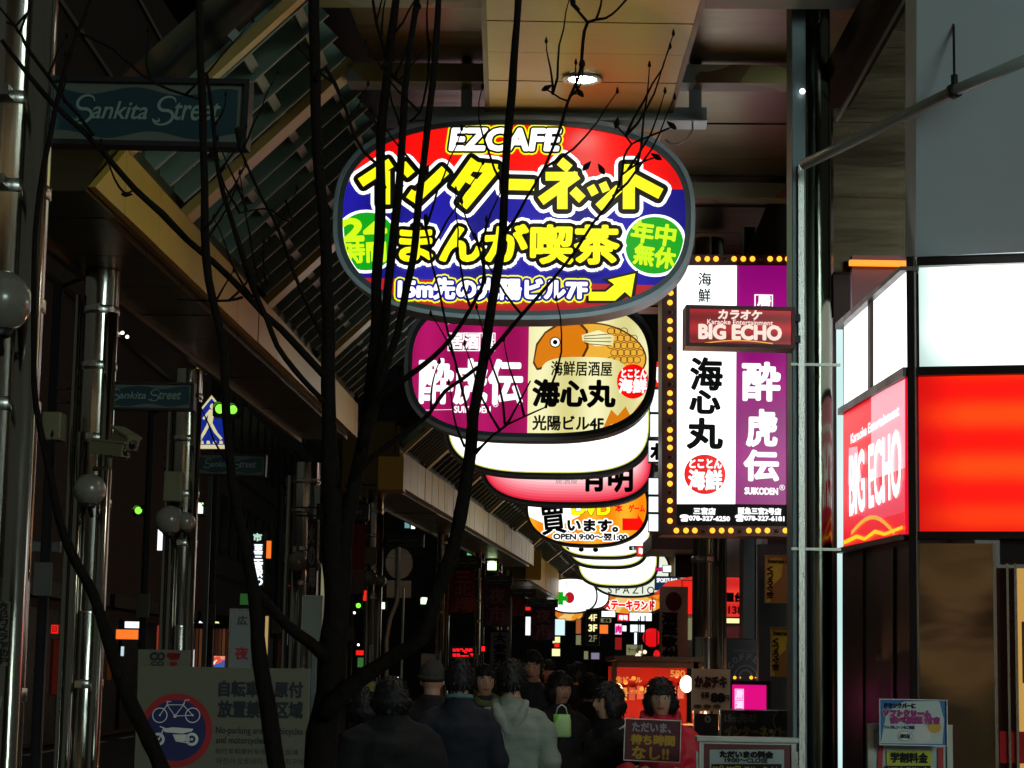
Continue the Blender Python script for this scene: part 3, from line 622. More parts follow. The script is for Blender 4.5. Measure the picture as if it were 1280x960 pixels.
BULB = mat('bulb glow', (255, 158, 44), em=2.4, var=.25, scale=60); BULBO = mat('unlit bulb', (90, 34, 20), .3)
bm_ = MB(); bm_.sphere((0, 0, 0), 3.5*k, BULB, 12, 7); me_b = bm_.mesh('bulb'); bo = MB(); bo.sphere((0, 0, 0), 2.6*k, BULBO, 10, 6); me_o = bo.mesh('bulb')
core = lit('bulb core', (255, 232, 170), 9)
pos = []
for y in (367, 379, 402, 413, 425, 447, 459, 470, 492, 504, 515, 538, 549, 560, 583, 594, 605, 626.5, 638, 651.5): pos.append((837 if y > 370 else 838, y))
for x in (845, 857, 868, 890, 901.5, 913, 935.5, 947, 958.5, 981): pos.append((x, 663.5))
for x in (872, 883.5, 894.5, 917, 928.5, 940, 962, 973.5, 984): pos.append((x, 324.5))
dark = [(838, 391), (838, 436), (838, 481), (838, 527), (838, 572), (838, 616), (879, 664), (924, 664), (970, 664), (906, 325), (951, 325)]
for lst, me in ((pos, me_b), (dark, me_o)):
    for x, y in lst:
        o = bpy.data.objects.new('bulb', me); COL.objects.link(o); o.parent = r; q = BM.L(x, y); o.location = (q[0], -.03, q[1])
# ================================================================== SMALL LIT BLADE SIGN
BE = Board(927, 408, 11.3, R(1.5)); r = BE.thing('blade_sign', 'small red karaoke box sign on the steel pillar in front of the bulb framed sign', 'sign'); T = BE.text
m = MB(); a, b = BE.L(859, 431), BE.L(992, 386); m.box(a[0], b[0], .004, .16, a[1], b[1], mat('blade sign box', (52, 12, 14), .4, .2)); 
m.ring([(a[0]-.008, a[1]-.008), (b[0]+.008, a[1]-.008), (b[0]+.008, b[1]+.008), (a[0]-.008, b[1]+.008)], [(a[0]+.012, a[1]+.012), (b[0]-.012, a[1]+.012), (b[0]-.012, b[1]-.012), (a[0]+.012, b[1]-.012)], -.012, .17, mat('blade sign frame', (60, 16, 18), .4, .3)); m.build('frame', r)
m = MB(); m.flat([(a[0]+.01, a[1]+.01), (b[0]-.01, a[1]+.01), (b[0]-.01, b[1]-.01), (a[0]+.01, b[1]-.01)], 0, tubes_mat('backlit deep red', (130, 8, 18), (196, 26, 36), .8, .11, 2)); m.build('face_panel', r)
m = MB(); W2 = lit('lit soft white', (255, 228, 214), 1.0)
T(m, 'カラオケ', 898, 388, 952, 399, W2, bold=.7, y=-.005, shear=.1); T(m, 'Karaoke Entertainment', 884, 400, 966, 406, W2, bold=.15, y=-.005); T(m, 'BIG ECHO', 874, 407, 976, 424, W2, bold=1.3, y=-.005)
sw = [BE.L(876+i*10, 429-4*math.sin(math.pi*i/9)) for i in range(10)]; m.flat(sw+[(u, v-1.5*BE.k-abs(i-4.5)*-.0) for i, (u, v) in reversed(list(enumerate(sw)))], -.005, lit('lit yellow swoosh', (240, 170, 60), 1.0))
m.build('lettering', r)
m = MB()
for yy in (395, 422): q = BE.L(998, yy); m.box(b[0], q[0]+.02, .05, .09, q[1]-.02, q[1]+.02, BLACKM)
m.build('bracket', r)
# ================================================================== RIGHT: STEEL PILLAR, CONDUIT, CORNER SHOP
t = thing('steel_pillar', 'full height grey steel pillar that carries the red karaoke blade sign', 'pillar', at(1010, 960, 11.5))
m = MB(); A = at(990, 480, 11.4); Bq = at(1008, 480, 11.4); m.box(A.x, Bq.x, 11.4, 11.62, 0, 7.5, DARKSTEEL, bev=.006); m.build('flange', t, world=True)
A = at(1004, 480, 11.62); Bq = at(1042, 480, 11.62); rr_ = (Bq.x-A.x)/2
POLD = mat('dark polished cladding', (92, 94, 84), .14, 1, var=.35, scale=3, stretch=(4, 4, .5), bump=.06)
m = MB(); m.lathe([(rr_, 0), (rr_, 7.5)], POLD, ((A.x+Bq.x)/2, 11.62+rr_, 0), 28); m.build('round_cladding', t, world=True)
m = MB(); q = at(1001, 205, 11.35); m.box(q.x-.01, q.x+.022, 11.375, 11.405, 0, q.z, STEEL); m.build('edge_strip', t, world=True)
m = MB(); [m.box(A.x-.1, Bq.x, 11.38, 11.395, z, z+.015, ALU) for z in (2.28, 3.3)]; m.build('joint_band', t, world=True)
q = at(1003, 114, 11.37); m = MB(); m.sphere(q, .016, lit('pilot glow', (255, 250, 255), 4), 10, 6); m.build('pilot_lamp', t, world=True)
t = thing('conduit_pipe', 'pale grey conduit rising to the right, hung on a thin rod', 'pipe', at(1003, 206, 11.3))
PIPE = mat('pipe paint', (150, 158, 150), .4, .2, var=.12, scale=8, bump=.05)
m = MB(); m.tube([at(1004, 206, 11.2), at(1050, 184, 11.0), at(1196, 112, 10.2), at(1300, 68, 9.7)], .030, PIPE, 14); m.build('pipe', t, world=True)
m = MB(); q = at(1193, 112, 10.2); m.tube([q+Vector((0, 0, .02)), q+Vector((0, 0, 1.2))], .0065, BLACKM, 8); m.lathe([(.018, .03), (.018, .075), (.008, .08)], BLACKM, q, 10); m.build('hanger_rod', t, world=True)
m = MB(); d = (at(1196, 112, 10.2)-at(1050, 184, 11.0)).normalized(); q = at(1193, 113.5, 10.21); m.tube([q-d*.018, q+d*.018], .040, BLACKM, 16); m.build('pipe_clamp', t, world=True)
# corner shop (karaoke) ------------------------------------------------
shop = thing('karaoke_corner_shop', 'corner karaoke shop with lit white and red fascia panels over steel cladding', 'building', at(1140, 960, 11))
CF = Board(1141, 560, 11.0, R(-14)); Cn = CF.o; um = Matrix.Translation(Cn) @ Matrix.Rotation(CF.rz, 4, 'Z')
def cbox(mb, x0, y0, x1, y1, ya, yb, mm, **kw):
    q = CF.rect(x0, y0, x1, y1); o = len(mb.v); mb.box(q[0], q[2], ya, yb, q[1], q[3], mm, **kw)
    for i in range(o, len(mb.v)): mb.v[i] = um @ mb.v[i]
TOPW = glow_panel('backlit front white', (176, 206, 198), (250, 255, 252), (255, 255, 255), 3.6, 1.0); REDF = glow_panel('backlit front red', (206, 4, 4), (248, 14, 4), (255, 66, 8), 1.25, 3.0, 4.0, 3.0)
DKF = mat('shop frame metal', (48, 40, 38), .35, .7, var=.2)
m = MB(); cbox(m, 1147, 330, 1420, 457, .01, .05, TOPW); m.build('lit_panel', shop, world=True)
m = MB(); cbox(m, 1147, 468, 1420, 665, .01, .05, REDF); m.build('lit_panel', shop, world=True)
for y0, y1, ya in ((319, 330, -.04), (457, 468, -.03), (665, 674, -.04)):
    m = MB(); cbox(m, 1145, y0, 1420, y1, ya, .09, DKF); m.build('frame_bar', shop, world=True)
m = MB(); cbox(m, 1136, 317, 1147, 960, -.045, .1, DKF, bev=.006); m.build('corner_post', shop, world=True)
m = MB(); cbox(m, 1136, 940, 1147, 1300, -.045, .1, DKF); m.build('corner_post', shop, world=True)
SSW = mat('buckled stainless cladding', (150, 134, 110), .17, 1, var=.12, scale=1.2, stretch=(.6, .6, 1.6), bump=.33, bscale=.9)
m = MB(); qq = CF.rect(1147, 674, 1246, 1300); NX, NZ = 14, 50; vs = []; fs = []
for j in range(NZ+1):
    for i in range(NX+1):
        u = qq[0]+(qq[2]-qq[0])*i/NX; v = qq[1]+(qq[3]-qq[1])*j/NZ
        vs.append(um @ Vector((u, .035+.0045*math.sin(v*7+1.3*math.sin(u*7))+.004*noise.noise(Vector((u*3, v*2.2, 1))), v)))
for j in range(NZ):
    for i in range(NX): q = j*(NX+1)+i; fs.append((q, q+1, q+NX+2, q+NX+1))
m.add(vs, fs, SSW, True); m.build('steel_cladding', shop, world=True)
for x0, x1 in ((1245, 1249), (1262, 1265), (1272, 1275)):
    m = MB(); cbox(m, x0, 700 if x0 > 1250 else 674, x1, 1300, -.0, .06, STEEL); m.build('door_jamb', shop, world=True)
m = MB(); cbox(m, 1249, 674, 1420, 705, .04, .1, DKF); cbox(m, 1249, 705, 1272, 1300, .062, .1, mat('dark red jamb', (70, 26, 26), .3, .4)); m.build('door_head', shop, world=True)
m = MB(); cbox(m, 1275, 705, 1420, 1300, .12, .14, lit('self-glowing interior wall', (224, 172, 84), .7)); cbox(m, 1277, 777, 1420, 855, .10, .115, mat('interior poster', (110, 56, 30), .5)); m.build('interior_wall', shop, world=True)  # wall emits by itself, standing in for lamps inside the doorway
m = MB(); cbox(m, 1249, 916, 1420, 956, .02, .03, mat('red door band', (190, 14, 22), .4, var=.05)); m.build('door_band', shop, world=True)
# side face toward the arcade
pA = at(1137, 600, 11.0); pB = at(1044, 600, 13.3)
ang = math.atan2(pB.y-pA.y, pB.x-pA.x)
CS = Board(1137, 600, 11.0, ang+math.pi); sm = Matrix.Translation(CS.o) @ Matrix.Rotation(CS.rz, 4, 'Z')
def spoly(mb, pp, y, mm, y2=None):
    o = len(mb.v); P = CS.pts(*pp)
    mb.prism(P, y, y2 if y2 is not None else y+.03, mm)
    for i in range(o, len(mb.v)): mb.v[i] = sm @ mb.v[i]
for pp in (((1057, 511), (1091, 488), (1091, 375), (1057, 401)), ((1094, 487), (1134, 460), (1134, 340), (1094, 372))):
    m = MB(); spoly(m, pp, -.01, L_WHITE); m.build('lit_side_panel', shop, world=True)
m = MB(); spoly(m, ((1056, 686), (1134, 668), (1134, 472), (1056, 518)), -.01, lit('lit side red', (238, 10, 40), 1.0, True)); m.build('lit_side_panel', shop, world=True)
m = MB(); PK = lit('lit side pink', (250, 170, 184), 1.0); spoly(m, ((1092, 600), (1134, 585), (1134, 474), (1092, 496)), -.014, PK, -.012); spoly(m, ((1064, 560), (1074, 558), (1080, 600), (1070, 612), (1063, 606)), -.014, PK, -.012)
spoly(m, ((1062, 620), (1092, 610), (1134, 600), (1134, 640), (1100, 650), (1062, 640)), -.014, lit('lit side rose', (236, 60, 84), 1.0), -.012)
AMBS = lit('lit amber chain', (255, 170, 20), 1.6)
def stext(mb, body, x0, y0, x1, y1, mm, y=-.02, **kw):
    o = len(mb.v); put_text(mb, body, CS.rect(x0, y0, x1, y1), y, mm, **kw)
    for i in range(o, len(mb.v)): mb.v[i] = sm @ mb.v[i]
stext(m, 'BIG ECHO', 1064, 555, 1128, 632, L_WHT, bold=.012, rot=.0); stext(m, 'Karaoke Entertainment', 1066, 526, 1126, 538, L_WHT, bold=.003); spoly(m, ((1059, 676), (1075, 668), (1085, 672), (1098, 662), (1110, 666), (1133, 657), (1133, 661), (1110, 670), (1098, 667), (1085, 676), (1075, 673), (1059, 681)), -.022, AMBS, -.02)
am = [(1068+i*6, 664-20*math.sin(math.pi*i/9)) for i in range(10)]
spoly(m, am+[(x, y+5) for x, y in reversed(am)], -.02, lit('lit yellow swoosh', (240, 170, 60), 1.0), -.018)
m.build('side_lettering', shop, world=True)
m = MB()
spoly(m, ((1054, 412), (1137, 338), (1137, 333), (1054, 404)), -.05, DKF, .05); spoly(m, ((1054, 519), (1137, 471), (1137, 459), (1054, 511)), -.035, DKF, .02); spoly(m, ((1054, 692), (1137, 675), (1137, 668), (1054, 686)), -.05, DKF, .05)
spoly(m, ((1091, 488), (1094, 487), (1094, 372), (1091, 375)), -.03, DKF, .02); m.build('side_frame', shop, world=True)
m = MB(); spoly(m, ((1053, 1300), (1137, 1300), (1137, 676), (1053, 692)), .0, mat('dark brown side wall', (52, 38, 34), .4, .4, var=.25, scale=2), .04); m.build('side_wall', shop, world=True)
for x in (1078, 1116):
    m = MB(); spoly(m, ((x, 1300), (x+3, 1300), (x+3, 684), (x, 690)), -.012, DKF, -.002); m.build('side_mullion', shop, world=True)
m = MB(); q = at(1048, 600, 13.3); m.box(q.x-5*13.3/F, q.x+5*13.3/F, 13.25, 13.31, 0, at(1048, 412, 13.3).z, tubes_mat('edge tube glow', (196, 236, 232), (225, 250, 250), 1.0, 1.3, 2)); m.build('edge_light', shop, world=True)
m = MB(); q = at(1041, 600, 13.3); m.box(q.x-2.2*13.3/F, q.x+2.0*13.3/F, 13.2, 13.34, 0, at(1041, 400, 13.3).z, DKF); m.build('edge_frame', shop, world=True)
# upper wall of the shop, tilted forward so it catches more light
WALLG = mat('grey painted wall', (214, 230, 236), .7, 0, var=.08, scale=1.5, bump=.05)
m = MB(); A = um @ Vector((CF.L(1145, 318)[0], .09, CF.L(1145, 318)[1]))
c0 = at(1144.5, 321, 10.97); c1 = at(1440, 308, 10.25); d0 = at(1146, -60, 10.1); d1 = at(1500, -60, 9.4)
m.add([c0, c1, d1, d0, c0+Vector((0, .3, .05)), c1+Vector((0, .3, .05)), d1+Vector((0, .3, 0)), d0+Vector((0, .3, 0))], [(0, 1, 2, 3), (4, 7, 6, 5), (0, 3, 7, 4), (1, 5, 6, 2), (0, 4, 5, 1), (3, 2, 6, 7)], WALLG); m.build('tilted_wall', shop, world=True)
LW = mat('lapped metal wall', (58, 48, 34), .24, .9, var=.3, scale=1.6, stretch=(.5, 1, 3), bump=.3, bscale=1.2)
for i in range(9):
    m = MB(); A = at(1042, 340-i*47, 14.2); Bq = at(1160, 340-i*47-45.5, 14.2); m.box(A.x, Bq.x+.4, 14.2+.01*(i % 2), 14.3, A.z, Bq.z, LW); m.build('metal_wall_strip', shop, world=True)
m = MB(); A = at(1064, 410, 14.1); Bq = at(1136, 322, 14.1); m.box(A.x, Bq.x, 14.05, 14.12, A.z, Bq.z, mat('maroon upper wall', (120, 60, 62), .4, .2)); A = at(1064, 329, 13.9); Bq = at(1137, 324, 13.9); m.box(A.x, Bq.x, 13.95, 14.0, A.z, Bq.z, lit('amber strip light', (255, 150, 20), 1.4)); m.build('strip_light', shop, world=True)
t = thing('steel_brace', 'dark diagonal steel brace behind the conduit pipe', 'beam', at(1040, 150, 12))
m = MB(); m.beam(at(1036, 128, 12), at(1140, -60, 10.6), .10, .24, mat('brace paint', (50, 34, 26), .5, .2), up=Vector((1, 0, .3))); m.build('web', t, world=True)
m = MB(); m.beam(at(1046, 150, 11.9), at(1158, -52, 10.5), .02, .02, ALU); m.build('flange', t, world=True)
t = thing('slanted_wall_panel', 'dark slanting panel between the ceiling and the pillar', 'panel', at(950, 320, 15))
m = MB(); P = [at(925, 340, 16.8), at(1000, 340, 16.8), at(1000, 160, 16.8), at(975, 215, 16.8)]; m.add(P+[p+Vector((0, .1, 0)) for p in P], [(0, 1, 2, 3), (7, 6, 5, 4), (0, 3, 7, 4), (1, 5, 6, 2), (2, 6, 7, 3), (0, 4, 5, 1)], mat('maroon dark wall', (44, 24, 26), .5, .1)); m.build('panel', t, world=True)
# ================================================================== LEFT COLUMNS WITH STREET NAME SIGNS
TEAL = mat('teal enamel', (10, 46, 54), .45, 0, var=.12, scale=4); TEALED = mat('cream enamel border', (84, 90, 80), .5); TXT = mat('pale green lettering', (116, 136, 126), .5, var=.03)
GLOBE = mat('opal lamp globe', (120, 116, 104), .25, 0, var=.18, scale=9, coat=.5)
BOXP = mat('beige box paint', (112, 106, 78), .5, .1, var=.1)
def column(px, D, rpx, ztop, label, tubes_=2, globe=None, box=None, zb=0):
    k = D/F; c = at(px, 800, D); c.z = 0; r = rpx*k
    t = thing('steel_column', label, 'column', c, 0, 'steel columns along the left edge of the arcade')
    m = MB(); m.lathe([(r, .0), (r, 1.9), (r*.985, 1.905), (r*.985, 1.92), (r, 1.925), (r, ztop)], CHROME, n=28); m.lathe([(r*1.35, 0), (r*1.35, .12), (r*1.1, .2), (r, .2)], DARKSTEEL, n=24); m.build('shaft', t)
    for i in range(tubes_):
        a = [R(-50), R(-118), R(-165)][i]; d = r*1.28; m = MB(); rr = r*(.34, .28, .22)[i]
        top = (ztop*.93, 3.0, ztop*.96)[i]; m.lathe([(rr, 0), (rr, top), (0.001, top+.01)], CHROME, (d*math.cos(a), d*math.sin(a), 0), 14); m.build('side_tube', t)
    for z in (1.45, 2.55, 2.95, 3.4, 3.75):
        m = MB(); m.lathe([(r*1.02, z), (r*1.06, z+.004), (r*1.06, z+.05), (r*1.02, z+.054)], STEEL, n=24); m.box(-r*.2, r*.2, -r*1.75, -r*1.0, z+.005, z+.045, STEEL); m.build('clamp_band', t)
    if globe:
        for gx, gy, gr in globe:
            q = at(gx, gy, D-.28)-c; m = MB(); m.sphere(q, gr*k, GLOBE, 24, 14); m.lathe([(gr*k*.35, -gr*k*1.12), (gr*k*.5, -gr*k*.86), (gr*k*.1, -gr*k*.9)], BLACKM, q, 16); m.build('lamp_globe', t)
            m = MB(); m.tube([q+Vector((0, .02, -gr*k*1.05)), Vector((q.x*.5, -r*.9, q.z-gr*k*1.5)), Vector((0, 0, q.z-gr*k*1.3))], .014, BLACKM, 8); m.build('lamp_arm', t)
    if box:
        x0, y0, x1, y1 = box; A = at(x0, y1, D-.1)-c; B2 = at(x1, y0, D-.1)-c; m = MB(); m.box(A.x, B2.x, -.16-r, -r*.9, A.z, B2.z, BOXP, bev=.008); m.box(A.x+.02, B2.x-.02, -.165-r, -.158-r, A.z+.02, B2.z-.02, BOXP); m.build('junction_box', t)
    return t, c, r
def sankita(x0, y0, x1, y1, D, label, detail=True, rz=R(-2), tilt=0):
    B = Board((x0+x1)/2, (y0+y1)/2, D, rz); t = B.thing('street_name_sign', label, 'street sign', 'Sankita Street name signs on the columns'); a, b = B.L(x0, y1), B.L(x1, y0); k = B.k
    t.matrix_basis = t.matrix_basis @ Matrix.Rotation(R(tilt), 4, 'Y')
    w_, h_ = (b[0]-a[0])/2, (b[1]-a[1])/2; fr = h_*.17
    m = MB(); m.ring([(-w_-fr, -h_-fr), (w_+fr, -h_-fr), (w_+fr, h_+fr), (-w_-fr, h_+fr)], [(-w_, -h_), (w_, -h_), (w_, h_), (-w_, h_)], -.02, .07, BLACKM); m.box(-w_, w_, .02, .065, -h_, h_, BLACKM); m.build('frame', t)
    m = MB(); m.flat([(-w_, -h_), (w_, -h_), (w_, h_), (-w_, h_)], .005, TEALED)
    N = 24; up = [(-w_*.93+i*w_*1.86/N, h_*(.74+.13*math.cos(i/N*12.6+.8))) for i in range(N+1)]; dn = [(-w_*.93+i*w_*1.86/N, -h_*(.76+.13*math.cos(i/N*12.6+2.6))) for i in range(N+1)]
    for i in range(N): m.flat([dn[i], dn[i+1], up[i+1], up[i]], .003, TEAL)
    m.build('name_plate', t)
    m = MB()
    for txt, f0, f1 in (('ankita', -.545, .02), ('treet', .30, .76)):
        put_text(m, txt, (w_*f0, -h_*.24, w_*f1, h_*.36), -.001, TXT, bold=h_*.012, shear=.28)
    if detail or True:
        for ox in (-.66, .17):        # swash capital S
            pts = []
            for i in range(30):
                q = i/29
                if q < .5: a_ = R(10+250*q*2); uu, vv = .105*math.cos(a_), .24+.23*math.sin(a_)
                else: a_ = R(80-250*(q-.5)*2); uu, vv = .125*math.cos(a_), -.21+.24*math.sin(a_)
                pts.append((ox*w_+w_*.03+w_*uu*.8+h_*vv*.28, h_*(vv*1.05+.06)))
            tail = [(pts[-1][0]+w_*.05*(math.cos(R(200+i*28))+.94)-w_*.02*i/4, pts[-1][1]-h_*.10*math.sin(R(i*28))) for i in range(8)]
            for ch, wd in ((pts, .055), (tail, .035)):
                V = []; 
                for i, (u, v) in enumerate(ch):
                    q = ch[min(i+1, len(ch)-1)]; p = ch[max(i-1, 0)]; dx, dz = q[0]-p[0], q[1]-p[1]; l = math.hypot(dx, dz) or 1; ww = h_*wd*(.35+.65*math.sin(math.pi*i/(len(ch)-1)))
                    V += [(u-dz/l*ww, -.001, v+dx/l*ww), (u+dz/l*ww, -.001, v-dx/l*ww)]
                m.add([Vector(v) for v in V], [(2*i, 2*i+1, 2*i+3, 2*i+2) for i in range(len(ch)-1)], TXT)
    m.build('lettering', t)
    m = MB(); m.box(-w_-fr-.25*min(1, D/9), -w_-fr, .01, .04, h_*.5, h_*.7, BLACKM); m.box(-w_-fr-.25*min(1, D/9), -w_-fr, .01, .04, -h_*.7, -h_*.5, BLACKM); m.build('bracket', t)
    return B
column(-14, 8.0, 47, 6.5, 'nearest steel column at the left border, with a big globe lamp and a black sticker', 1, globe=[(0, 377, 39)])
c1 = column(108, 12.8, 22, 4.03, 'steel column left of the second street name sign, carrying two cameras', 3, globe=[(112, 612, 20)], box=(59, 519, 84, 553), )
column(224, 16.9, 17, 4.0, 'steel column rising behind the small white sign of the no parking board', 3, globe=[(212, 650, 18), (232, 652, 12)], box=(208, 592, 232, 628))
column(377, 24.6, 17, 4.0, 'dark ladder banded steel column left of the thick tree trunk', 3, globe=[(372, 702, 13), (392, 706, 9)])
column(465, 29, 10, 4.0, 'steel column beside the back of the round traffic sign', 2, globe=[(463, 723, 9), (476, 726, 7)], box=(457, 685, 472, 706))
column(552, 36, 8, 4.0, 'steel column behind the leaning main tree stem', 2)
column(598, 42, 6, 4.0, 'slim steel column left of the first purple banner', 2)
column(621, 46, 5, 4.0, 'slim steel column standing right of the first purple banner top', 1)
column(634, 50, 4.5, 4.0, 'slim pale steel column above the second street banner', 1)
sankita(57, 104, 306, 177, 8.0, 'nearest Sankita Street sign, large, hanging at the top left', rz=R(-4), tilt=1.2)
sankita(121, 481, 241, 509, 12.8, 'second Sankita Street sign, on the column with the cameras')
sankita(243, 570, 331, 592, 16.9, 'third Sankita Street sign, under the blue pedestrian crossing sign', tilt=1)
sankita(397, 632, 460, 648, 24, 'fourth Sankita Street sign, partly behind the thick trunk')
sankita(475, 669, 529, 682, 29, 'fifth Sankita Street sign, above the round traffic sign')
sankita(565, 698, 601, 709, 36, 'sixth Sankita Street sign, above the dark red banner', False)
sankita(602, 721, 640, 730, 42, 'seventh Sankita Street sign, above the purple banner by the white flag', False)
sankita(636, 737, 670, 745, 46, 'eighth Sankita Street sign, above the little red poster', False)
sankita(658, 750, 697, 758, 52, 'farthest Sankita Street sign, left of the pharmacy sign', False)
B = Board(5, 792, 7.75, 0); t = B.thing('sticker', 'white vertical security camera notice stuck on the nearest column', 'sticker'); m = MB(); a, b = B.L(-9, 832), B.L(13, 752)
m.box(a[0]+.0, b[0], .0, .004, a[1], b[1], WHITEP)
for i, ch in enumerate('防犯カメラ作動中'): B.text(m, ch, -7, 753+i*9.7, 10, 762+i*9.7, L_BLK, y=-.002, bold=.5)
m.build('sheet', t)
# surveillance cameras on the second column
for (x, y, l, dx, lab) in ((118, 559, 46, 1, 'longer beige security camera, lower of the pair on the column'), (148, 543, 30, -.2, 'smaller beige security camera, upper right of the pair')):
    k = 12.5/F; q = at(x, y, 12.45); t = thing('security_camera', lab, 'camera', q)
    e = Vector((l*k*(.95 if dx > 0 else .75), -.10, (-.03 if dx > 0 else -.07)))
    m = MB(); m.beam((0, 0, 0), e, .09, .075, BOXP); m.build('housing', t)
    m = MB(); m.beam(Vector((-.012, .01, .047)), e*1.1+Vector((0, 0, .047)), .11, .012, BOXP); m.build('sun_shield', t)
    m = MB(); m.tube([e*1.0, e*1.04], .03, GLASSD, 14); m.build('lens', t)
    m = MB(); m.tube([e*.5+Vector((0, 0, -.03)), e*.5+Vector((0, .02, -.11)), Vector((-.02, .12, -.12))], .014, BOXP, 8); m.build('mount_arm', t)
# ================================================================== BARE TREE
tr = thing('bare_tree', 'leafless street tree whose thin dark stems cross the left half of the view', 'tree', at(402, 960, 5.2)*1)
tr.matrix_basis = Matrix.Translation(Vector((at(402, 960, 5.2).x, 5.2, 0)))
def stem(name, pts, D, D2=None, n=9, ext=None):
    P = []; Rr = []; N = len(pts)
    D2 = D if D2 is None else D2
    raw = [(at(x, y, D+(D2-D)*i/(N-1)), w_/2*(D+(D2-D)*i/(N-1))/F) for i, (x, y, w_) in enumerate(pts)]
    if ext: raw = ext+raw
    # smooth resample with a little natural wobble
    for i in range(len(raw)-1):
        p0 = raw[max(i-1, 0)][0]; p1, r1 = raw[i]; p2, r2 = raw[i+1]; p3 = raw[min(i+2, len(raw)-1)][0]
        s = max(2, min(9, int((p2-p1).length/.05)))
        for j in range(s):
            q = j/s; a = 2*p1; b_ = p2-p0; c2 = 2*p0-5*p1+4*p2-p3; d = -p0+3*p1-3*p2+p3
            pp = .5*(a+b_*q+c2*q*q+d*q**3); rr = r1+(r2-r1)*q
            wv = noise.noise_vector(pp*6)*rr*.5; P.append(pp+wv); Rr.append(rr*(1+.10*noise.noise(pp*23)))
    P.append(raw[-1][0]); Rr.append(raw[-1][1])
    m = MB(); m.tube(P, Rr, BARK, n, rough=.12); return m.build(name, tr, world=True)
base = [(Vector((at(402, 960, 5.2).x+.01, 5.2, -.02)), .085), (Vector((at(402, 960, 5.2).x, 5.2, .5)), .06), (Vector((at(402, 960, 5.2).x, 5.2, 1.0)), .045)]
stem('trunk', [(403, 960, 40), (408, 890, 38), (414, 800, 34), (418, 720, 28), (416, 640, 25), (412, 560, 20), (411, 480, 19), (410, 400, 17), (408, 320, 16), (401, 250, 15), (396, 190, 14), (393, 100, 14), (393, 0, 14), (392, -120, 12), (390, -260, 8)], 5.2, 5.1, 12, ext=base)
stem('branch', [(404, 895, 24), (423, 870, 24), (448, 848, 22), (473, 833, 20), (500, 817, 19), (528, 798, 19), (546, 745, 19), (565, 690, 18), (577, 640, 18), (583, 600, 17), (590, 560, 16), (594, 520, 14), (604, 450, 13), (614, 385, 12), (622, 330, 12), (627, 290, 11), (632, 200, 11), (639, 110, 11), (645, 50, 10), (648, 0, 9), (650, -100, 8), (655, -250, 5)], 5.15, 4.9, 11)
stem('branch', [(417, 780, 24), (428, 720, 22), (434, 650, 20), (443, 600, 19), (453, 556, 18), (463, 490, 17), (469, 420, 15), (473, 330, 13), (475, 270, 13), (476, 200, 12), (480, 140, 12), (485, 80, 11), (490, 40, 11), (495, 0, 10), (500, -120, 8)], 5.18, 5.25, 10)
stem('branch', [(447, 590, 14), (462, 530, 13), (473, 470, 12), (482, 400, 12), (489, 330, 11), (498, 240, 11), (503, 180, 10), (506, 110, 9), (513, 50, 8), (521, 0, 8), (530, -110, 6)], 5.2, 5.35, 9)
stem('branch', [(455, 560, 11), (472, 490, 10), (495, 420, 10), (508, 360, 10), (517, 320, 9), (524, 245, 10), (531, 190, 9), (537, 140, 9), (543, 70, 9), (547, 20, 8), (549, -20, 7), (556, -120, 5)], 5.15, 5.0, 9)
stem('branch', [(453, 558, 13), (462, 515, 9), (480, 492, 9), (507, 473, 8), (540, 449, 7), (566, 421, 6), (589, 384, 5), (607, 348, 4)], 5.1, 4.9, 7)
stem('branch', [(440, 600, 8), (462, 575, 7), (490, 553, 7), (530, 523, 6), (541, 511, 5), (557, 489, 5), (577, 475, 5), (597, 459, 5)], 5.1, 4.95, 7)
stem('branch', [(607, 450, 8), (616, 437, 6), (634, 416, 6), (653, 393, 5), (690, 350, 4), (720, 313, 4), (743, 277, 3.5), (767, 247, 3.5), (778, 215, 3), (780, 197, 3), (790, 180, 3), (810, 171, 2.6), (837, 160, 2.5)], 4.95, 4.6, 7)
stem('branch', [(628, 292, 6), (642, 276, 4), (658, 247, 3.5), (680, 210, 3.5), (700, 160, 4), (710, 127, 4), (722, 100, 4), (727, 80, 4.5), (729, 53, 4.5), (735, 28, 5), (757, 23, 3.5), (772, 12, 3), (786, -4, 3)], 4.92, 4.6, 7)
stem('branch', [(735, 28, 4), (723, 14, 3.5), (716, 4, 6), (712, -8, 3)], 4.65, 4.6, 6)
stem('branch', [(790, 180, 3), (782, 170, 2.6), (771, 157, 2.4)], 4.62, 4.6, 5); stem('branch', [(777, 219, 3), (796, 205, 2.6), (818, 197, 2.4)], 4.64, 4.6, 5)
stem('branch', [(710, 126, 3), (700, 123, 2.6), (684, 112, 2.4)], 4.72, 4.7, 5); stem('branch', [(711, 124, 3), (716, 118, 2.4), (723, 117, 2.2)], 4.72, 4.7, 5)
stem('branch', [(352, 1010, 26), (348, 960, 22), (334, 880, 21), (326, 830, 20), (320, 780, 17), (316, 735, 16), (306, 680, 14), (296, 640, 13), (288, 565, 11), (283, 520, 11), (280, 445, 11), (272, 400, 10), (262, 350, 10), (258, 290, 11), (256, 200, 10), (251, 110, 10), (249, 50, 9), (248, 0, 9), (246, -120, 7)], 5.0, 4.9, 10, ext=[(Vector((at(402, 960, 5.2).x-.03, 5.2, .55)), .045), (at(375, 1150, 5.1), .03)])
stem('branch', [(408, 820, 18), (388, 802, 15), (366, 787, 14), (347, 770, 13), (330, 752, 12), (320, 738, 9)], 5.15, 5.0, 8)
